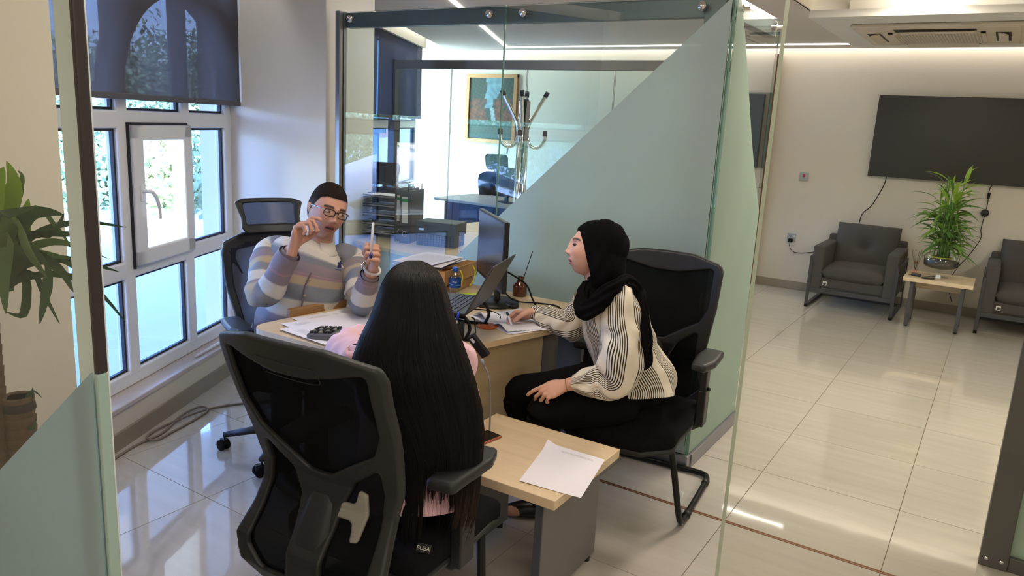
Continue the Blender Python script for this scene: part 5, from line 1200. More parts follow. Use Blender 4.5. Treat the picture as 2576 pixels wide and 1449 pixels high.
# ------------------------------------------------------------------ people
def nrm(v): v = np.asarray(v, float); return v/np.linalg.norm(v)
def G2(x, z, x0, z0, sx, sz): return np.exp(-((x-x0)/sx)**2-((z-z0)/sz)**2)
def head_shape(d, female=False, mouth=.0):
    """unit directions -> points of a head; x left, y forward, z up, eyes at z = 0"""
    x, y, z = d[:, 0], d[:, 1], d[:, 2]; k = 2.25
    s = 1/(np.abs(x)**k+np.abs(y)**k+np.abs(z)**k)**(1/k); x, y, z = x*s, y*s, z*s
    wx, fy, by, hz = (.070, .088, .100, .110) if female else (.076, .094, .100, .122)
    X = wx*x; Y = np.where(y > 0, fy*y, by*y); Z = np.where(z > 0, hz*z, (hz-.004)*z)
    t = np.clip(-Z/.115, 0, 1)
    X = X*(1-(.34 if female else .26)*t**1.7)
    Y = np.where(Y < 0, Y*(1-.62*t), Y*(1+(.05 if female else -.05)*t))
    Z = np.where(Y < 0, Z*(1-.40*t*np.clip(-Y/.05, 0, 1)), Z)
    Y = Y-.010*np.clip((Z-.03)/.09, 0, 1)*(y > 0)
    w = np.clip((y-.15)/.25, 0, 1); w = w*w*(3-2*w); aX = np.abs(X)
    n = 1.0 if not female else .82
    D = .007*G2(X, Z, 0, .004, .008, .02)+.012*G2(X, Z, 0, -.018, .0085, .016)*n+.019*G2(X, Z, 0, -.033, .0105, .0085)*n+.009*G2(aX, Z, .013, -.037, .006, .006)
    D += .005*G2(aX, Z, .028, .023, .018, .006)+.003*G2(X, Z, 0, .018, .012, .008)-.011*G2(aX, Z, .031, .004, .016, .010)+.008*G2(aX, Z, .031, .001, .012, .0075)
    D += .004*G2(aX, Z, .044, -.026, .018, .02)-.003*G2(aX, Z, .05, -.06, .015, .02)
    zu, zl = -.0595, -.0735-mouth*.5
    D += .0065*G2(X, Z, 0, zu, .019, .0048)+.0075*G2(X, Z, 0, zl, .016, .0055)-(.006+mouth*.9)*G2(X, Z, 0, (zu+zl)/2, .018, .0022+mouth*.35)
    D += .004*G2(X, Z, 0, -.052, .008, .005)*0-.004*G2(X, Z, 0, -.084, .016, .005)+.009*G2(X, Z, 0, -.104, .018, .014)
    return np.stack([X, Y+w*D, Z], 1)
def sph(nu, nv):
    V = []; F = []
    for i in range(nv+1):
        for k in range(nu):
            a = PI*i/nv; b = 2*PI*k/nu; V.append((math.sin(a)*math.cos(b), math.sin(a)*math.sin(b), math.cos(a)))
    for i in range(nv):
        for k in range(nu): F.append((i*nu+k, (i+1)*nu+k, (i+1)*nu+(k+1) % nu, i*nu+(k+1) % nu))
    return np.array(V), F
def frame(fwd, up):
    f = nrm(fwd); u = np.asarray(up, float); u = nrm(u-f*(u@f)); l = np.cross(u, f); return np.stack([l, f, u], 1)   # columns: left, forward, up
def put(P, R, c): return np.asarray(P)@R.T+np.asarray(c)
def ear(side):
    P = [(side*.072, -.006, -.022), (side*.078, -.010, -.012), (side*.081, -.014, .004), (side*.080, -.016, .018)]
    V, F, a, b = loft(P, [.008, .012, .015, .010], [.0045, .005, .005, .004], (0, -1, .1), n=14, m=16, rounded=(True, True)); return V, F
def hand(wr, D, T, right, curls, thumb, s=1.0, spread=.06):
    """palm and five fingers; D towards the knuckles, T towards the thumb side"""
    D = nrm(D); T = np.asarray(T, float); T = nrm(T-D*(T@D)); Nn = np.cross(T, D) if right else np.cross(D, T); wr = np.asarray(wr, float)
    q = lambda d, t, n: wr+(D*d+T*t+Nn*n)*s
    parts = [loft([q(-.035, 0, 0), q(-.005, 0, 0), q(.03, .002, .001), (q(.065, .001, 0)), q(.092, 0, -.001)], [.026*s, .027*s, .036*s, .041*s, .037*s], [.020*s, .019*s, .017*s, .0145*s, .011*s], T, n=22, m=22, ex=2.5, rounded=(False, True))]
    L = [(.044, .026, .021), (.048, .029, .022), (.044, .027, .021), (.034, .021, .018)]; tips = []
    for i in range(4):
        off = (.029, .010, -.010, -.028)[i]; p = q(.070, off, 0); a = 0; pts = [p]; sp = spread*(1.5-i); dirs = nrm(D+T*sp)
        p = q((.090, .094, .090, .080)[i], off*1.03, -.001); pts.append(p)
        for j in range(3):
            a += curls[i][j]; v = dirs*math.cos(a)+Nn*math.sin(a); h_ = L[i][j]*s
            pts.append(p+v*h_*.5); p = p+v*h_; pts.append(p)
        r = [.0092, .0098, .0088, .0090, .0080, .0083, .0074, .0066]; r = [v*s*(.9 if i == 3 else 1) for v in r]
        parts.append(loft(pts, r, r, np.cross(dirs, Nn), n=12, m=26, rounded=(False, True))); tips.append(p)
    p = q(.012, .020, .004); pts = [p]; r = [.013, .0125, .0115, .0105, .0095, .0080]
    p = q(.030, .034, .010); pts.append(p)
    for v, h_ in zip(thumb, (.034, .030, .026)): v = nrm(D*v[0]+T*v[1]+Nn*v[2]); p = p+v*h_*s; pts.append(p)
    parts.append(loft(pts, [v*s for v in r[:len(pts)]], [v*s*.9 for v in r[:len(pts)]], Nn, n=12, m=24, rounded=(False, True))); tips.append(p)
    return parts, tips, q
def limb(pts, r, side=(0, 0, 1), n=20, m=30, ex=2., rounded=(True, True)): return loft(pts, r, [v*.94 for v in r], side, n=n, m=m, ex=ex, rounded=rounded)
def folds(amp, fu, fv, ph=0., zone=None):
    def f(u, th, V):
        w = 1.0 if zone is None else zone(u)
        return amp*w*(np.sin(u*fu*2*PI+2.1*np.sin(th*fv+ph)+ph)*.6+.5*np.sin(u*fu*1.7*2*PI+th*(fv+1)+ph*2)*np.cos(th*2+ph))
    return f
SKIN = attr_mat('skin', rough=.52, bump=.08, bscale=260, sss=.08, spec=.35)
EYEM = attr_mat('eyeball', rough=.12, spec=.6)
def make_body(root, org, lofts, hands_, headR, headc, female, mouth, base, lipc, hairf, voxel=.0028, gaze=(0., -.0008), brow=rgb(42, 30, 26), lidc=None):
    hd, hf = sph(128, 100); H_ = (put(head_shape(hd, female, mouth), headR, headc), hf)
    ears = [(put(ear(s)[0], headR, headc), ear(s)[1]) for s in ((-1, 1) if not female else ())]
    P = merge([H_]+ears+[(l[0], l[1]) for l in lofts+hands_]); me = remesh(P, voxel, 2, 'body'); V = verts_of(me)
    loc = (V-headc)@headR; x, y, z = loc.T; ax = np.abs(x); inh = (np.linalg.norm(loc*np.array([1, .8, .75]), axis=1) < .115) & (z > -.125)
    col = np.tile(np.array(base), (len(V), 1)); front = inh & (y > .03)
    def mix(w, c):
        nonlocal col
        w = np.clip(w, 0, 1)[:, None]; col = col*(1-w)+np.array(c)*w
    mix(.35*front*G2(ax, z, .046, -.03, .02, .018), np.array(base)*np.array([1.05, .75, .72]))
    mix(.3*front*G2(x, z, 0, -.034, .012, .01), np.array(base)*np.array([1.05, .72, .68]))
    bw = front*np.clip(1.6*np.exp(-((z-(.0245+.012*(ax-.022)-9*(ax-.030)**2))/(.0036 if female else .0046))**2), 0, 1)*(ax > .013)*(ax < .052); mix(bw*.92, brow)
    mix(.45*front*G2(ax, z, .031, .010, .016, .004), np.array(base)*.45)
    mix(.35*front*G2(ax, z, .031, -.011, .015, .004), np.array(base)*.6)
    ml = -.066-mouth*.25; wd3 = (.021 if female else .023)
    lip = front*(ax < wd3)*np.clip(1.5*np.exp(-((z-ml)/((.0105+mouth*.6)*(1-(ax/.032)**2).clip(.1, 1)))**4), 0, 1); mix(lip*.9, lipc)
    mix(.95*front*(ax < wd3*.85)*np.exp(-((z-ml)/(.0018+mouth*.45))**2), rgb(44, 16, 16))
    mix(.8*front*G2(ax, z, .0075, -.0405, .0035, .002), np.array(base)*.3)
    if hairf is not None:
        w, c = hairf(x, y, z, inh); mix(w, c)
    V2 = V-org; me.vertices.foreach_set('co', V2.ravel()); me.update(); me.name = 'body'
    set_col(me, col); o = link('body', me, SKIN, root, True)
    for s in (-1, 1):
        ev, ef = sph(20, 14); ec = np.array([s*.031, (.0855 if female else .0905)-.0078, .0012]); Ve = ev*np.array([.0130, .009, .0054]); lx, lz = Ve[:, 0], Ve[:, 2]
        rr = np.hypot(lx-gaze[0], (lz-gaze[1])); cc = np.where((rr < (.0125 if female else .0060))[:, None], np.array(rgb(44, 26, 18)), np.array(rgb(172, 160, 154)))
        cc = np.where((np.abs(lz) > .0042)[:, None], np.array(rgb(30, 20, 18)), cc)
        cloth_mesh('eye', (put(Ve+ec, headR, headc), ef), EYEM, root, org, True, col=cc)
    return o
def stripes_mat(name, stops, period=None, base_attr='su', rough=.85, patch=None):
    """cloth printed in bands along an attribute (metres)"""
    mt, t, p = new_mat(name); a = N(t, 'ShaderNodeAttribute', attribute_name=base_attr); f = a.outputs['Fac']
    if period: f = mth(t, 'FRACT', mth(t, 'DIVIDE', f, period))
    tc = N(t, 'ShaderNodeTexCoord'); nn = N(t, 'ShaderNodeTexNoise', i_Scale=180.0, i_Detail=2.0); t.links.new(tc.outputs['Object'], nn.inputs[0])
    f = mth(t, 'ADD', f, mth(t, 'MULTIPLY', mth(t, 'SUBTRACT', nn.outputs[0], .5), .003))
    cr = N(t, 'ShaderNodeValToRGB'); e = cr.color_ramp.elements
    while len(e) > 1: e.remove(e[-1])
    e[0].position = stops[0][0]; e[0].color = (*stops[0][1], 1)
    for pos, c in stops[1:]: q_ = e.new(pos); q_.color = (*c, 1)
    t.links.new(f, cr.inputs[0]); n3 = N(t, 'ShaderNodeTexNoise', i_Scale=400.0, i_Detail=2.0); t.links.new(tc.outputs['Object'], n3.inputs[0])
    mr = N(t, 'ShaderNodeMapRange', i_3=.9, i_4=1.1); t.links.new(n3.outputs[0], mr.inputs[0]); sc = N(t, 'ShaderNodeVectorMath', operation='SCALE'); t.links.new(cr.outputs[0], sc.inputs[0]); t.links.new(mr.outputs[0], sc.inputs['Scale'])
    t.links.new(sc.outputs[0], p.inputs['Base Color']); p.inputs['Roughness'].default_value = rough; p.inputs['Specular IOR Level'].default_value = .15
    bn = N(t, 'ShaderNodeBump', i_Strength=.15, i_Distance=.002); t.links.new(n3.outputs[0], bn.inputs['Height']); t.links.new(bn.outputs[0], p.inputs['Normal'])
    return mt

# ---- the man behind the desk
org = np.array([-2.66, 2.27, .0]); man = thing('person', 'man in glasses and a striped shirt, gesturing with a pinched hand and a pen', 'person', tuple(org)); man['label'] = 'man in glasses and a striped shirt gesturing with raised hands behind the desk'
Lm_ = nrm(W(897, 640, 3.42)-W(672, 612, 3.29)); SKC = rgb(194, 146, 126)
hips = W(735, 850, 3.46); wst = W(755, 775, 3.40); che = W(770, 700, 3.36); uch = W(783, 650, 3.35); nb = W(797, 618, 3.36); hc = W(822, 531, 3.31)
fdm = nrm(-FW*.80+RT*.62-UP*.22); HRm = frame(fdm, UP*.97+RT*.25)
neck = loft([nb-np.array([0, 0, .05]), nb+(hc-nb)*.35, hc+HRm@np.array([0, -.028, -.045])], [.062, .058, .060], [.060, .058, .062], Lm_, n=24, m=14)
shR, elR, wrR = W(684, 628, 3.33), W(664, 748, 3.16), W(738, 622, 3.05)
shL, elL, wrL = W(885, 652, 3.42), W(905, 765, 3.24), W(938, 672, 3.10)
hR, tipR, qR = hand(wrR, UP*.95+RT*.30-FW*.05, FW*.85+RT*.15, True, [(.55, .75, .45), (1.0, 1.25, .7), (1.15, 1.35, .8), (1.2, 1.4, .8)], [(.75, .35, .65), (.85, -.15, .65), (.75, -.35, .6)], 1.04)
hL, tipL, qL = hand(wrL, -FW*.62+UP*.50+RT*.30, UP*.8+FW*.5-RT*.15, False, [(1.35, 1.5, .75), (1.45, 1.55, .8), (1.5, 1.55, .8), (1.5, 1.5, .8)], [(.85, .15, .45), (.85, -.2, .4), (.5, -.8, .25)], 1.04)
core = loft([hips-UP*.06, hips, wst, che, uch, nb], [.13, .16, .15, .15, .12, .055], [.10, .11, .11, .105, .08, .052], Lm_, n=28, m=30, rounded=(True, False))
legs = []
for s, kn, ft in ((-1, np.array([-2.33, 1.98, .52]), np.array([-2.38, 2.02, .07])), (1, np.array([-2.22, 2.36, .52]), np.array([-2.30, 2.40, .07]))):
    legs.append(limb([hips+Lm_*s*.08, (hips+Lm_*s*.10)*.5+kn*.5, kn, (kn+ft)/2, ft], [.070, .065, .055, .048, .036]))
    legs.append(limb([ft+np.array([-.03, 0, -.02]), ft+np.array([.07, -.02, -.035]), ft+np.array([.15, -.03, -.045])], [.034, .034, .022], side=(0, 1, 0)))
arms = [limb([shR, (shR+elR)/2, elR], [.045, .042, .036]), limb([elR, (elR+wrR)/2, wrR], [.036, .036, .028]), limb([shL, (shL+elL)/2, elL], [.045, .042, .036]), limb([elL, (elL+wrL)/2, wrL], [.036, .036, .028])]
DH = np.array(rgb(34, 26, 24))
def man_hair(x, y, z, inh):
    line = .056-.55*np.clip(np.abs(x)-.045, 0, 1)-np.clip(.045-y, 0, 1)*1.35
    w = inh*(np.clip((z-line)/.008, 0, 1))*(1-(np.hypot(y+.008, z) < .03)*(np.abs(x) > .05)); stub = inh*(y > .0)*np.clip((-.040-z)/.02, 0, 1)*.28
    c = np.where((stub > w)[:, None], np.array(rgb(96, 82, 80)), DH+np.clip(.03-z, 0, .06)[:, None]*1.1); return np.maximum(w*.93, stub), c
make_body(man, org, [neck, core]+legs+arms, hR+hL, HRm, hc, False, .006, SKC, rgb(166, 96, 90), man_hair, gaze=(.0035, -.0012))
# short hair as a shell
hv, hf = sph(110, 80); base_ = head_shape(hv); x, y, z = base_.T
line = .056-.55*np.clip(np.abs(x)-.045, 0, 1)-np.clip(.045-y, 0, 1)*1.35; m_ = np.clip((z-line)/.012, 0, 1)
offs = -.006+m_*(.0085+.003*np.clip((z-.04)/.06, 0, 1))+.0012*np.sin(hv[:, 0]*90+hv[:, 2]*50)*m_
nv = base_/np.linalg.norm(base_, axis=1)[:, None]; Vh = base_+nv*offs[:, None]
hcol = np.array(rgb(36, 27, 24))+np.clip(.045-z, 0, .07)[:, None]*1.4*np.array([1, .98, .97])
cloth_mesh('hair', (put(Vh, HRm, hc), hf), attr_mat('short_hair', rough=.9, bump=1.0, bscale=300, spec=.15), man, org, True, col=hcol)
# glasses
FRB = M('spectacle_frame', rgb(18, 18, 20), .25); gl_ = thing('glasses', None, None); gl_.parent = man; gp = MB(); lens = []
for s in (-1, 1):
    R_ = [(s*.031+.0235*math.copysign(abs(math.cos(a))**.6, math.cos(a)), .1045-.10*abs(.031*0+.0235*math.cos(a)*s)*0-.012*(abs(s*.031+.0235*math.cos(a))/.055)**2, -.002+.0145*math.copysign(abs(math.sin(a))**.7, math.sin(a))) for a in np.linspace(0, 2*PI, 29)[:-1]]
    gp.tube([tuple(put([p_], HRm, hc)[0]-org) for p_ in R_], .0021, 6, close=True); lens.append(R_)
for pts in ([(-.0095, .1045, .004), (0, .1065, .006), (.0095, .1045, .004)],): gp.tube([tuple(put([p_], HRm, hc)[0]-org) for p_ in pts], .0022, 6)
gp.build('frame', FRB, gl_)
for s in (-1, 1): MB().tube([tuple(put([p_], HRm, hc)[0]-org) for p_ in ((s*.054, .093, .004), (s*.068, .082, .008), (s*.078, .03, .010), (s*.080, -.012, .006), (s*.078, -.028, -.012))], .0024, 6).build('temple', FRB if s > 0 else M('silver_temple', rgb(170, 178, 200), .25, .6), gl_)
for R_ in lens:
    c_ = np.mean(R_, 0); V = [tuple(put([p_], HRm, hc)[0]-org) for p_ in [tuple(c_)]+R_]; MB().add(V, [(0, i+1, (i+1) % 28+1) for i in range(28)], 0, True).build('lens', glass_mat('spectacle_lens', (.97, .99, .98), 1.2), gl_)
# shirt: torso and sleeves as cloth, banded
WH = rgb(202, 196, 188); GY = rgb(122, 124, 134); MV = rgb(138, 126, 134); PK = rgb(168, 132, 140); TN = rgb(172, 156, 134); GB = rgb(126, 130, 140)
span = float(sum(np.linalg.norm(b-a) for a, b in zip([hips-UP*.02, hips, wst, che, uch], [hips, wst, che, uch, nb])))
def T_(v): return v
stT = [(0, MV), (.15, MV), (.18, GY), (.21, MV), (.217, WH), (.285, WH), (.292, GB), (.350, GB), (.355, TN), (.379, TN), (.382, PK), (.387, MV), (.390, PK), (.395, MV), (.428, MV), (.433, GY), (.451, GY), (.457, WH), (.52, WH), (.526, GY), (.60, GY), (.61, WH)]
SHM = stripes_mat('striped_shirt_cloth', [(p_, c) for p_, c in stT])
tor = loft([hips-UP*.045, hips, wst, che, uch, uch+(nb-uch)*.62, nb+UP*.012], [.178, .180, .176, .184, .182, .122, .066], [.115, .128, .128, .122, .104, .084, .064], Lm_, n=72, m=90, disp=folds(.0075, 3.6, 4, .5, lambda u: np.clip(1.15-u, 0, 1)), ex=2.3, cap=False)
def sleeve(pts, r, mat_off, seed, m=70, amp=.0065):
    q_ = loft(pts, r, [v*.95 for v in r], (0, 0, 1), n=40, m=m, disp=folds(amp, 4, 2, seed, lambda u: .35+np.exp(-((u-.52)/.2)**2)*1.1), cap=False); return (q_[0], q_[1], q_[2]*1.0+mat_off, q_[3])
sR = sleeve([shR+Lm_*.075-UP*.015, shR+Lm_*.045+UP*.004, shR-Lm_*.008-UP*.03, (shR+elR)/2-Lm_*.012, elR+UP*.015-Lm_*.01, elR*.75+wrR*.25-UP*.012, elR*.35+wrR*.65, elR*.12+wrR*.88], [.030, .066, .076, .071, .062, .056, .050, .046], .0, 1.)
sL = sleeve([shL-Lm_*.075-UP*.015, shL-Lm_*.045+UP*.004, shL+Lm_*.008-UP*.03, (shL+elL)/2+Lm_*.012, elL+UP*.015+Lm_*.01, elL*.75+wrL*.25-UP*.01, elL*.4+wrL*.6, elL*.22+wrL*.78], [.030, .066, .074, .069, .060, .055, .048, .042], .0, 2.)
MB  # cloth objects
shirt = cloth_mesh('shirt', tor, SHM, man, org)
stS = [(0, GY), (.06, GY), (.07, WH), (.125, WH), (.133, GY), (.155, MV), (.185, MV), (.19, TN), (.215, TN), (.222, GB), (.262, GB), (.268, WH), (.305, WH), (.312, MV), (.33, TN), (.352, TN), (.36, GB), (.395, GB), (.40, WH), (.455, WH), (.46, MV), (.50, MV), (.505, PK), (.515, MV)]
SLM = stripes_mat('striped_sleeve_cloth', stS)
for q_ in (sR, sL): cloth_mesh('sleeve', q_, SLM, shirt, org)
for el, wr_, f0, f1 in ((elR, wrR, .74, .93), (elL, wrL, .62, .84)):
    a = el*(1-f0)+wr_*f0; b = el*(1-f1)+wr_*f1; cu = loft([a, (a+b)/2, b], [.043, .040, .035], [.040, .038, .033], (0, 0, 1), n=32, m=10, cap=False); cloth_mesh('cuff', cu, M('cuff_mauve', MV, .85, bump=.3, bscale=500), shirt, org)
# collar, placket, buttons, embroidered emblem
fn = np.cross(Lm_, nrm(nb-che)); fn = fn if fn@(-FW) > 0 else -fn; upn = nrm(nb-che)
def on_torso(l, h, out=0.):
    """point on the shirt front: l metres to his left, h up from the chest centre"""
    c = che+upn*h; aa, bb = .184, np.interp(h, [-.25, -.1, 0, .06, .1, .14], [.138, .140, .130, .112, .095, .08]); return c+Lm_*l+fn*(bb*max(0., 1-abs(l/aa)**2.3)**(1/2.3)+.002+out)
COLL = M('collar_white', rgb(212, 206, 196), .85)
for s in (-1, 1):
    V = []; c0 = nb+UP*.020
    arc = [c0+(Lm_*math.sin(a)*.069*s+fn*math.cos(a)*.066) for a in np.linspace(.10, 2.9, 14)]
    for i, p_ in enumerate(arc):
        t_ = i/13; out_ = nrm(p_-c0); drop = .036*(1-t_)**1.6+.028; V += [tuple(p_+UP*.010-org), tuple(p_+out_*(.008+.010*(1-t_))-UP*drop*.55-org), tuple(p_+out_*(.012+.018*(1-t_))+Lm_*s*(.018*(1-t_)**2)-UP*drop-fn*0-org)]
    F = [];
    for i in range(13): F += [(i*3, i*3+3, i*3+4, i*3+1), (i*3+1, i*3+4, i*3+5, i*3+2)]
    o = MB().add(V, F, 0, True).build('collar', COLL, shirt); sm = o.modifiers.new('s', 'SOLIDIFY'); sm.thickness = .003
V = []; F = []
for i in range(24):
    h = .125-.36*i/23
    for l, o_ in ((-.0035, .001), (-.0022, .0032), (.0022, .0032), (.0035, .001)): V.append(tuple(on_torso(l+.006*math.sin(i*.5), h, o_)-org))
for i in range(23):
    for k in range(3): F.append((i*4+k, i*4+k+1, i*4+k+5, i*4+k+4))
MB().add(V, F, 0, True).build('placket', M('placket_seam', rgb(92, 84, 96), .85, bump=.2, bscale=500), shirt)
for h in (.075, .005, -.065, -.135, -.195):
    p_ = on_torso(.004, h, .0035)-org; b_q = MB().lathe([(0, .0022), (.0050, .0018), (.0058, 0), (0, -.001)], 12); Rb = frame(upn, fn); b_q.xf(Matrix.Translation(tuple(p_)) @ Matrix([list(r_) for r_ in np.stack([Lm_, upn, fn], 1)]).to_4x4()).build('button', M('button_horn', rgb(150, 128, 104), .3), shirt)
EM = M('navy_thread', rgb(28, 30, 84), .8)
def emb(poly, l0, h0, s=1.0):
    V = [tuple(on_torso(l0+x_*s, h0+y_*s, .006)-org) for x_, y_ in poly]; return V
ems = MB(); V = emb([(-.008, -.012), (-.002, -.016), (.004, -.012), (.009, -.015), (.010, -.006), (.006, .000), (.008, .006), (.003, .012), (.004, .018), (-.001, .020), (-.004, .012), (-.008, .010), (-.011, .016), (-.012, .008), (-.006, .002)], .112, .085)
ems.add(V, [tuple(range(len(V)))]); V = emb([(-.014, -.024), (.014, -.024), (.014, -.021), (-.014, -.021)], .112, .085); ems.add(V, [(0, 1, 2, 3)]); ems.build('emblem', EM, shirt)
# trousers, belt line, shoes
NAVY = M('navy_trouser_cloth', rgb(34, 42, 60), .9, var=.15, vscale=40, bump=.3, bscale=300)
tr = [loft([hips+UP*.10, hips+UP*.03, hips-UP*.04, hips-UP*.09], [.165, .178, .178, .15], [.12, .135, .135, .10], Lm_, n=32, m=16, rounded=(False, True))]
for s, kn, ft in ((-1, np.array([-2.33, 1.98, .52]), np.array([-2.38, 2.02, .07])), (1, np.array([-2.22, 2.36, .52]), np.array([-2.30, 2.40, .07]))):
    tr.append(limb([hips+Lm_*s*.085-UP*.02, (hips+Lm_*s*.10)*.5+kn*.5, kn, (kn+ft)/2, ft+np.array([0, 0, .01])], [.095, .085, .072, .062, .055]))
    shv = limb([ft+np.array([-.04, 0, -.03]), ft+np.array([.06, -.02, -.035]), ft+np.array([.17, -.03, -.045])], [.040, .042, .028], side=(0, 1, 0)); cloth_mesh('shoe', shv, M('black_leather', rgb(22, 20, 20), .35), man, org)
me = remesh(merge([(a[0], a[1]) for a in tr]), .008, 3); V = verts_of(me)-org; me.vertices.foreach_set('co', V.ravel()); me.update(); me.name = 'trousers'; link('trousers', me, NAVY, man, True)
# watch and the pen in his left hand
ax_ = nrm(wrL-elL); c_ = wrL-ax_*.012; wt = thing('watch', None, None); wt.parent = man
sA = nrm(np.cross(ax_, FW)); sB = np.cross(ax_, sA)
MB().tube([tuple(c_+sA*.034*math.cos(a)+sB*.030*math.sin(a)-org) for a in np.linspace(0, 2*PI, 25)[:-1]], .0055, 8, close=True).build('strap', M('white_strap', rgb(206, 204, 200), .5), wt)
MB().tube([tuple(c_+sA*.036-ax_*.0-org), tuple(c_+sA*.046-org)], .018, 18).build('case', CHROME, wt)
mid = (qL(.118, .012, .030)); pd = nrm(UP*.97+RT*.07); pA = mid-pd*.052; pB = mid+pd*.098
pn = thing('pen', 'white ballpoint pen with blue end upright in the man\'s left fist', 'pen', tuple(pA)); d_ = pB-pA
MB().tube([(0, 0, 0), tuple(d_*.14)], [.006, .0068], 10).build('cap', M('navy_plastic', rgb(34, 28, 110), .35), pn); MB().tube([tuple(d_*.12), tuple(d_*.93), tuple(d_*.955)], [.0052, .0052, .004], 10).build('barrel', WHP, pn); MB().tube([tuple(d_*.955), tuple(d_)], .0025, 8).build('tip', BLACKP, pn)
# ---- the woman in the black headscarf
org = np.array([-1.155, 2.80, 0.]); wom = thing('person', 'woman in black headscarf and striped blouse seated in profile, writing on a document', 'person', tuple(org))
SKW = rgb(214, 166, 146); LW = nrm(-FW*np.array([1, 1, 0])+RT*.10); LW[2] = 0; LW = nrm(LW)      # her left side faces the lens
hipW = W(1600, 975, 3.06); hipW[2] = .565; wsW = W(1572, 890, 3.04); chW = W(1545, 800, 3.02); ucW = W(1527, 752, 3.01); nbW = W(1508, 722, 3.0); hcW = W(1490, 630, 3.0)
HRw = frame(-RT*.96-FW*.06+UP*.26, UP)
neckW = loft([nbW-UP*.04, nbW+(hcW-nbW)*.4, hcW+HRw@np.array([0, -.030, -.05])], [.052, .048, .052], [.050, .048, .055], LW, n=24, m=14)
sLw, eLw, wLw = W(1556, 765, 2.88), W(1574, 942, 2.86), W(1420, 970, 2.93)
sRw, eRw, wRw = W(1480, 765, 3.13), W(1440, 822, 3.16), W(1350, 788, 3.28)
hRw, tipW, qRw = hand(wRw, -RT*.95-UP*.10+FW*.10, -FW*.80+UP*.50, True, [(.75, .75, .35), (.95, .85, .45), (1.15, .95, .5), (1.2, 1.0, .5)], [(.75, .35, .45), (.85, -.15, .5), (.75, -.3, .5)], .98)
hLw, _, qLw = hand(wLw, -RT*.90-UP*.34+FW*.10, UP*.80+FW*.50, False, [(.20, .30, .2), (.6, .6, .5), (.9, .8, .5), (1.1, .9, .5)], [(.85, .3, .3), (.95, -.05, .2), (.95, -.1, .2)], .92, spread=.02)
kL = np.array([-1.375, 2.49, .475]); fL = np.array([-1.40, 2.50, .075]); kR = np.array([-1.565, 2.59, .475]); fR = np.array([-1.50, 2.72, .075])
coreW = loft([hipW-UP*.05, hipW, wsW, chW, ucW, nbW], [.13, .145, .12, .13, .115, .048], [.10, .11, .085, .09, .07, .046], LW, n=28, m=28, rounded=(True, False))
lgW = []
for hp_, kn, ft in ((hipW+LW*.07, kL, fL), (hipW-LW*.07, kR, fR)): lgW += [limb([hp_, (hp_+kn)/2, kn, (kn+ft)/2, ft], [.068, .064, .052, .045, .034]), limb([ft+np.array([.03, .01, -.03]), ft+np.array([-.05, -.04, -.04]), ft+np.array([-.11, -.09, -.048])], [.030, .032, .020], side=(1, -1, 0))]
arW = [limb([sLw, (sLw+eLw)/2, eLw], [.042, .038, .034]), limb([eLw, (eLw+wLw)/2, wLw], [.034, .030, .0235]), limb([sRw, (sRw+eRw)/2, eRw], [.042, .038, .034]), limb([eRw, (eRw+wRw)/2, wRw], [.034, .030, .0235])]
make_body(wom, org, [neckW, coreW]+lgW+arW, hRw+hLw, HRw, hcW, True, .0, SKW, rgb(176, 92, 96), None, brow=rgb(48, 34, 30))
# blouse: cream with groups of fine black lines
mt, t, p = new_mat('striped_blouse_cloth'); a = N(t, 'ShaderNodeAttribute', attribute_name='sv'); tc = N(t, 'ShaderNodeTexCoord'); nn = N(t, 'ShaderNodeTexNoise', i_Scale=9.0, i_Detail=2.0); t.links.new(tc.outputs['Object'], nn.inputs[0])
v_ = mth(t, 'ADD', a.outputs['Fac'], mth(t, 'MULTIPLY', mth(t, 'SUBTRACT', nn.outputs[0], .5), .010))
gr_ = mth(t, 'FRACT', mth(t, 'DIVIDE', v_, .098)); ing = mth(t, 'LESS_THAN', gr_, .612); li = mth(t, 'LESS_THAN', mth(t, 'FRACT', mth(t, 'MULTIPLY', gr_, 13.0)), .46)
f = mth(t, 'MULTIPLY', ing, li); n3 = N(t, 'ShaderNodeTexNoise', i_Scale=4.0); t.links.new(tc.outputs['Object'], n3.inputs[0])
t.links.new(mixc(t, f, mixc(t, n3.outputs[0], rgb(232, 224, 204), rgb(220, 212, 196)), rgb(22, 22, 26)), p.inputs['Base Color']); p.inputs['Roughness'].default_value = .6; p.inputs['Specular IOR Level'].default_value = .25; p.inputs['Sheen Weight'].default_value = .1
BL = mt
def bl(pts, A, B, side, seed, name, parent, n=64, m=80, amp=.006, ex=2.1, zone=None, off=0.):
    q_ = loft(pts, A, B, side, n=n, m=m, disp=folds(amp, 3.2, 3, seed, zone), cap=False, ex=ex); return cloth_mesh(name, (q_[0], q_[1], q_[2], q_[3]+off), BL, parent, org)
blouse = bl([hipW-UP*.02+RT*.005, hipW+UP*.05+RT*.0, wsW+UP*.0, chW, ucW, nbW+(ucW-nbW)*.35, nbW+UP*.005], [.172, .168, .155, .165, .165, .120, .062], [.150, .150, .135, .135, .112, .085, .060], LW, 1.0, 'blouse', wom, amp=.008, zone=lambda u: np.clip(1.1-u, .1, 1))
bl([sLw+UP*.035-LW*.03, sLw+LW*.012-UP*.01, sLw*.6+eLw*.4+LW*.012, sLw*.25+eLw*.75+LW*.02-RT*.015, eLw*.82+wLw*.18-UP*.006+LW*.01, eLw*.5+wLw*.5-UP*.004, wLw*.86+eLw*.14], [.062, .074, .080, .090, .080, .064, .030], [.062, .072, .076, .084, .070, .054, .028], (1, 0, 0), 2.2, 'sleeve', blouse, amp=.008, off=.03)
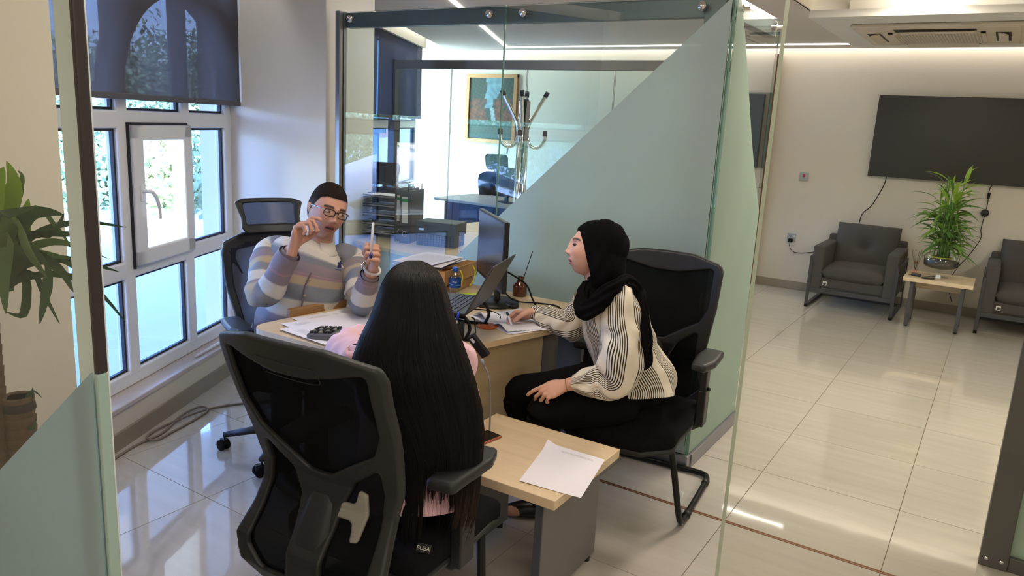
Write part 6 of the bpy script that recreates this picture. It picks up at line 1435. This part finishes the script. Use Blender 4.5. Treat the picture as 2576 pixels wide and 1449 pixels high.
bl([sRw+UP*.035+LW*.03, sRw-LW*.01-UP*.01, (sRw+eRw)/2, eRw+UP*.004, eRw*.62+wRw*.38, eRw*.25+wRw*.75-UP*.002, eRw*.1+wRw*.9], [.060, .066, .064, .060, .056, .050, .036], [.060, .066, .064, .058, .054, .046, .034], (0, 0, 1), 3.3, 'sleeve', blouse, amp=.006)
mt2, t2, p2 = new_mat('striped_cuff'); a = N(t2, 'ShaderNodeAttribute', attribute_name='su'); t2.links.new(mixc(t2, mth(t2, 'LESS_THAN', mth(t2, 'FRACT', mth(t2, 'MULTIPLY', a.outputs['Fac'], 95.0)), .5), rgb(228, 222, 206), rgb(22, 22, 26)), p2.inputs['Base Color']); p2.inputs['Roughness'].default_value = .7
cf = loft([eRw*.13+wRw*.87, eRw*.0+wRw*1.0, wRw*1.10-eRw*.10], [.034, .033, .031], [.032, .031, .029], (0, 0, 1), n=28, m=12, cap=False); cloth_mesh('cuff', cf, mt2, blouse, org)
# trousers and shoes
BT = M('black_trouser_cloth', rgb(14, 13, 15), .95, var=.15, vscale=30, bump=.4, bscale=200, spec=.12)
tw = [loft([hipW+UP*.10, hipW+UP*.02, hipW-UP*.05, hipW-UP*.085], [.14, .165, .168, .14], [.11, .140, .140, .11], LW, n=32, m=16, rounded=(True, True))]
for hp_, kn, ft in ((hipW+LW*.085-UP*.005, kL, fL), (hipW-LW*.075, kR, fR)): tw.append(limb([hp_, hp_*.6+kn*.4+UP*.005, hp_*.25+kn*.75, kn+(kn-hp_)*.04, kn*.85+ft*.15+(kn-hp_)*.05, (kn+ft)/2, ft+np.array([0, 0, .02])], [.098, .096, .084, .076, .070, .066, .058]))
me = remesh(merge([(a[0], a[1]) for a in tw]), .006, 6); V = verts_of(me)-org; me.vertices.foreach_set('co', V.ravel()); me.update(); me.name = 'trousers'; link('trousers', me, BT, wom, True)
for ft in (fL, fR):
    shv = limb([ft+np.array([.04, .02, -.035]), ft+np.array([-.04, -.03, -.038]), ft+np.array([-.13, -.09, -.052])], [.036, .038, .020], side=(1, -1, 0)); cloth_mesh('shoe', shv, M('black_leather'), wom, org)
# headscarf: hood, throat wrap, swag and tail
SCF = M('black_scarf_cloth', rgb(12, 11, 13), .95, var=.2, vscale=20, bump=.35, bscale=120, spec=.08)
hv, hf = sph(140, 110); b0_ = head_shape(hv, True); d = hv; nv = nrm(b0_.mean(0)+1e-9)
un = b0_/np.linalg.norm(b0_, axis=1)[:, None]; back = np.clip(-d[:, 1]+.15, 0, 1); low = np.clip(-d[:, 2], 0, 1)
off = .006+.034*back+.008*np.clip(d[:, 2], 0, 1)+.050*low*np.clip(-d[:, 1]+.25, 0, 1)+.012*low*np.clip(.4-d[:, 1], 0, 1)
off = off+.045*np.exp(-((d[:, 2]+.62)/.33)**2)*np.clip(-d[:, 1]+.35, 0, 1)
off = off+.0035*np.sin(d[:, 0]*6+d[:, 1]*16+d[:, 2]*5)*np.clip(.7-d[:, 1], 0, 1)*(.3+low+back*.4)
Hs = b0_+un*off[:, None]; x, y, z = Hs.T
edge = .076-.50*np.clip(.050-z, 0, .2)+np.clip(z-.055, 0, 1)*.5-.10*np.abs(x)*0       # forward limit of the cloth
bur = np.clip((y-edge+.006)/.010, 0, 1)[:, None]
bigz = (z > .082)[:, None]; bur = np.where(bigz, bur*.0, bur)
Hs = np.where(bur > 0, Hs*(1-bur)+(b0_-un*.012)*bur, Hs)
cloth_mesh('headscarf', (put(Hs, HRw, hcW), hf), SCF, wom, org)
scarf = bpy.data.objects['headscarf']
c1 = put([(0, -.030, -.060)], HRw, hcW)[0]
wrap = loft([c1+UP*.045+RT*.018, c1-UP*.005+RT*.022, c1-UP*.04+RT*.022, nbW-UP*.025+RT*.002, nbW-UP*.07-RT*.030, nbW-UP*.10-RT*.040], [.062, .070, .074, .080, .078, .045], [.070, .058, .058, .070, .072, .040], LW, n=48, m=40, disp=folds(.004, 2.5, 5, .3), rounded=(False, True)); cloth_mesh('throat_wrap', wrap, SCF, scarf, org)
sw_ = loft([W(1478, 712, 3.02), W(1462, 750, 2.93), W(1468, 780, 2.87), W(1500, 766, 2.83), W(1540, 732, 2.83), W(1576, 716, 2.88), W(1600, 742, 2.90), W(1610, 790, 2.85), W(1617, 850, 2.82), W(1618, 905, 2.81), W(1618, 930, 2.81)], [.022, .032, .036, .036, .036, .036, .038, .036, .034, .032, .022], [.018, .022, .024, .026, .026, .022, .020, .018, .017, .016, .010], RT*.3+UP*.9, n=40, m=110, disp=lambda u, th, V: .0045*np.sin(th*7+u*6)+.002*np.sin(u*40+th*3), rounded=(True, True)); cloth_mesh('swag', sw_, SCF, scarf, org)
# pen in her hand, bracelet, nails
pm = (tipW[0]+tipW[4])/2; pd = nrm(UP*.80-RT*.28-FW*.15); pA = pm-pd*.045; pB = pm+pd*.06
pn = thing('pen', 'short white pen with black end in the writing hand of the headscarf woman', 'pen', tuple(pA)); d_ = pB-pA
MB().tube([(0, 0, 0), tuple(d_*.12), tuple(d_*.85)], [.0015, .005, .005], 9).build('barrel', WHP, pn); MB().tube([tuple(d_*.85), tuple(d_)], [.0056, .005], 9).build('cap', BLACKP, pn)
axw = nrm(wLw-eLw); c_ = wLw-axw*.012; sA = nrm(np.cross(axw, FW)); sB = np.cross(axw, sA)
MB().tube([tuple(c_+sA*.0275*math.cos(a)+sB*.026*math.sin(a)-org) for a in np.linspace(0, 2*PI, 29)[:-1]], .0013, 5, close=True).build('bracelet', M('gold', rgb(200, 150, 80), .25, .9), wom)

# ---- the long-haired woman in front, seen from behind
org = np.array([-1.40, 1.60, 0.]); gi = thing('person', 'woman with very long straight black hair and pink top, seen from behind', 'person', tuple(org))
LG = nrm(-RT*np.array([1, 1, 0])); hipG = np.array([-1.27, 1.52, .555]); wsG = np.array([-1.285, 1.54, .70]); chG = np.array([-1.315, 1.58, .87]); ucG = np.array([-1.335, 1.605, .95]); nbG = np.array([-1.335, 1.61, 1.0]); hcG = W(1043, 764, 2.20)
HRg = frame(FW*.95-RT*.15-UP*.12, UP)
bodyG = [loft([nbG-UP*.05, nbG+(hcG-nbG)*.5, hcG+HRg@np.array([0, -.02, -.05])], [.05, .047, .05], [.05, .047, .055], LG, n=20, m=10), loft([hipG-UP*.05, hipG, wsG, chG, ucG, nbG], [.13, .145, .12, .135, .12, .05], [.09, .1, .08, .085, .07, .045], LG, n=24, m=24, rounded=(True, False))]
sLg, eLg, wLg = W(915, 915, 2.14), W(868, 885, 2.36), W(915, 842, 2.60); sRg, eRg, wRg = W(1120, 925, 2.20), W(1158, 1010, 2.40), W(1110, 1000, 2.60)
for a, b, c in ((sLg, eLg, wLg), (sRg, eRg, wRg)): bodyG += [limb([a, (a+b)/2, b], [.040, .038, .034]), limb([b, (b+c)/2, c], [.034, .031, .024])]
hg1, _, _ = hand(wLg, FW*.8+RT*.5-UP*.1, RT*.8+UP*.3, False, [(.4, .4, .3)]*4, [(.7, .5, .3), (.8, .2, .3), (.9, 0, .2)], .9); hg2, _, _ = hand(wRg, FW*.8-RT*.5-UP*.1, -RT*.8+UP*.3, True, [(.4, .4, .3)]*4, [(.7, .5, .3), (.8, .2, .3), (.9, 0, .2)], .9)
kn_g = []
for s, kn, ft in ((1, np.array([-1.66, 1.93, .53]), np.array([-1.64, 1.90, .07])), (-1, np.array([-1.50, 1.86, .40]), np.array([-1.56, 1.80, .07]))):
    hp_ = hipG+LG*s*.08; bodyG += [limb([hp_, (hp_+kn)/2, kn, (kn+ft)/2, ft], [.066, .062, .05, .044, .034]), limb([ft+np.array([0, -.03, -.03]), ft+np.array([0, .05, -.04]), ft+np.array([0, .12, -.048])], [.03, .032, .02], side=(1, 0, 0))]; kn_g.append((hp_, kn, ft))
make_body(gi, org, bodyG, hg1+hg2, HRg, hcG, True, 0., SKW, rgb(176, 92, 96), None, voxel=.0042)
PINK = M('pink_cloth', rgb(222, 180, 192), .85, var=.03, vscale=12, bump=.25, bscale=300, sheen=.1)
tp = loft([hipG-UP*.035, hipG+UP*.02, wsG, chG, ucG, nbG*.7+ucG*.3, nbG+UP*.01], [.172, .165, .150, .168, .168, .12, .06], [.128, .128, .112, .115, .10, .08, .055], LG, n=64, m=70, disp=folds(.007, 3, 3, .8), cap=False, ex=2.2); top = cloth_mesh('top', tp, PINK, gi, org)
for a, b, c, sd_ in ((sLg, eLg, wLg, 1.), (sRg, eRg, wRg, 2.)):
    q_ = loft([a+UP*.03+(chG-a)*.12, a, (a+b)/2, b, b*.5+c*.5, b*.15+c*.85], [.055, .066, .064, .062, .056, .044], [.055, .064, .062, .060, .054, .042], (0, 0, 1), n=36, m=50, disp=folds(.005, 4, 2, sd_), cap=False); cloth_mesh('sleeve', q_, PINK, top, org)
tw = [loft([hipG+UP*.08, hipG, hipG-UP*.07], [.13, .16, .15], [.1, .125, .12], LG, n=28, m=12, rounded=(True, True))]+[limb([h_, (h_+k_)/2, k_, (k_+f_)/2, f_+np.array([0, 0, .02])], [.09, .085, .07, .062, .055]) for h_, k_, f_ in kn_g]
me = remesh(merge([(a[0], a[1]) for a in tw]), .009, 4); V = verts_of(me)-org; me.vertices.foreach_set('co', V.ravel()); me.update(); me.name = 'trousers'; link('trousers', me, BT, gi, True)
for _, k_, f_ in kn_g: cloth_mesh('shoe', limb([f_+np.array([0, -.04, -.035]), f_+np.array([0, .05, -.038]), f_+np.array([0, .14, -.05])], [.036, .038, .022], side=(1, 0, 0)), M('black_leather'), gi, org)
# hair: a combed volume plus individual locks lying over it
RWS = [(655, 1041, 16, 2.18, .005), (661, 1041, 34, 2.165, .022), (672, 1040, 52, 2.15, .045), (690, 1040, 68, 2.14, .068), (715, 1039, 80, 2.13, .082), (745, 1038, 90, 2.12, .088), (790, 1037, 103, 2.10, .095), (850, 1032, 128, 2.08, .090), (900, 1032, 146, 2.07, .085), (960, 1045, 152, 2.06, .082), (1020, 1060, 152, 2.06, .082), (1090, 1085, 134, 2.06, .082), (1160, 1098, 116, 2.06, .080), (1230, 1098, 110, 2.06, .076), (1300, 1096, 102, 2.06, .070), (1370, 1085, 90, 2.06, .066)]
RA = np.array(RWS, float); ty = (RA[:, 0]-655)/(1370-655)
def hairpt(t_, phi, lift=0.):
    """t down the hair, phi across the back (-1..1 = left..right edge)"""
    y_ = 655+t_*715; cx_ = np.interp(y_, RA[:, 0], RA[:, 1]); hw = np.interp(y_, RA[:, 0], RA[:, 2]); d0 = np.interp(y_, RA[:, 0], RA[:, 3]); th = np.interp(y_, RA[:, 0], RA[:, 4])
    ph = np.clip(phi, -1, 1); return W(cx_+hw*math.sin(ph*PI/2), y_, d0-(th+lift)*math.cos(ph*PI/2))
V = []; F = []; n1, n2 = 90, 60
for i in range(n1+1):
    t_ = i/n1
    for k in range(n2+1):
        phi = -1+2*k/n2; lim = .60+.05*math.sin(phi*9+1)+.04*math.sin(phi*23)+.10*(phi > .3); tt = min(t_, 1)*lim; V.append(hairpt(tt, phi, .0022*math.sin(phi*38+3*math.sin(t_*5))+.0012*math.sin(phi*90+t_*8)))
    for k in range(n2-1): 
        phi = 1-2*(k+1)/n2; lim = .70; y_ = 655+t_*lim*715; cx_ = np.interp(y_, RA[:, 0], RA[:, 1]); hw = np.interp(y_, RA[:, 0], RA[:, 2]); d0 = np.interp(y_, RA[:, 0], RA[:, 3]); V.append(W(cx_+hw*math.sin(phi*PI/2)*.97, y_, d0+.018*math.cos(phi*PI/2)))
nn_ = n2+1+n2-1
for i in range(n1):
    for k in range(nn_): F.append((i*nn_+k, i*nn_+(k+1) % nn_, (i+1)*nn_+(k+1) % nn_, (i+1)*nn_+k))
F.append(tuple(range(nn_))[::-1]); F.append(tuple(n1*nn_+k for k in range(nn_)))
HAIR = M('black_hair', rgb(15, 12, 13), .5, var=.35, vscale=30, stretch=(1, 1, .15), spec=.15)
HAIRB = M('brown_hair_ends', rgb(40, 26, 22), .5, var=.3, vscale=30, spec=.2)
hair = cloth_mesh('hair', (np.array(V), F), HAIR, gi, org)
cap = put(head_shape(sph(60, 44)[0], True)*1.03, HRg, hcG); cloth_mesh('hair_crown', (cap, sph(60, 44)[1]), HAIR, hair, org)
def locks(n, seed, mat, name, lo, hi, lift, spread=1.0, pr=(-1, 1), wob=.012, r0=.0011):
    r = random.Random(seed); V = []; F = []; K = 22
    for s in range(n):
        phi = r.uniform(*pr); ph0 = phi*r.uniform(.75, 1.0); end = r.uniform(lo, hi)+(.0 if phi < .2 else .03); a = r.uniform(0, 6); w_ = r.uniform(.3, 1)*wob; st = r.uniform(0, .05) if r.random() < .7 else r.uniform(.1, .4); lf = r.uniform(.0, lift); b = len(V)
        cen = math.floor(phi*7)/7+.07; conv = r.uniform(.0, .75)
        for i in range(K):
            u = i/(K-1); t_ = st+(end-st)*u; p_ = ph0+(phi-ph0)*min(1, u*2)+w_*math.sin(a+u*5); q_ = max(0, (t_-.62)/.38); p_ = p_*(1-conv*q_)+cen*conv*q_
            P_ = hairpt(t_, p_, .0015+lf*(.3+u)); rr = r0*(1-.6*u**3)
            V += [P_+RT*rr, P_-FW*rr*1.2, P_-RT*rr]
        for i in range(K-1):
            for k in range(2): F.append((b+i*3+k, b+i*3+k+1, b+(i+1)*3+k+1, b+(i+1)*3+k))
    o = cloth_mesh(name, (np.array(V), F), mat, hair, org); o['kind'] = 'stuff'; return o
locks(2600, 3, HAIR, 'locks', .62, .86, .006)
locks(500, 4, HAIR, 'long_locks', .80, 1.0, .004, pr=(-.62, -.2), wob=.02)
locks(700, 5, HAIRB, 'brown_locks', .78, .92, .005, pr=(.3, .98), wob=.02)
locks(300, 6, HAIR, 'stray_hairs', .45, .97, .012, pr=(-1.0, 1.0), wob=.06, r0=.0006)
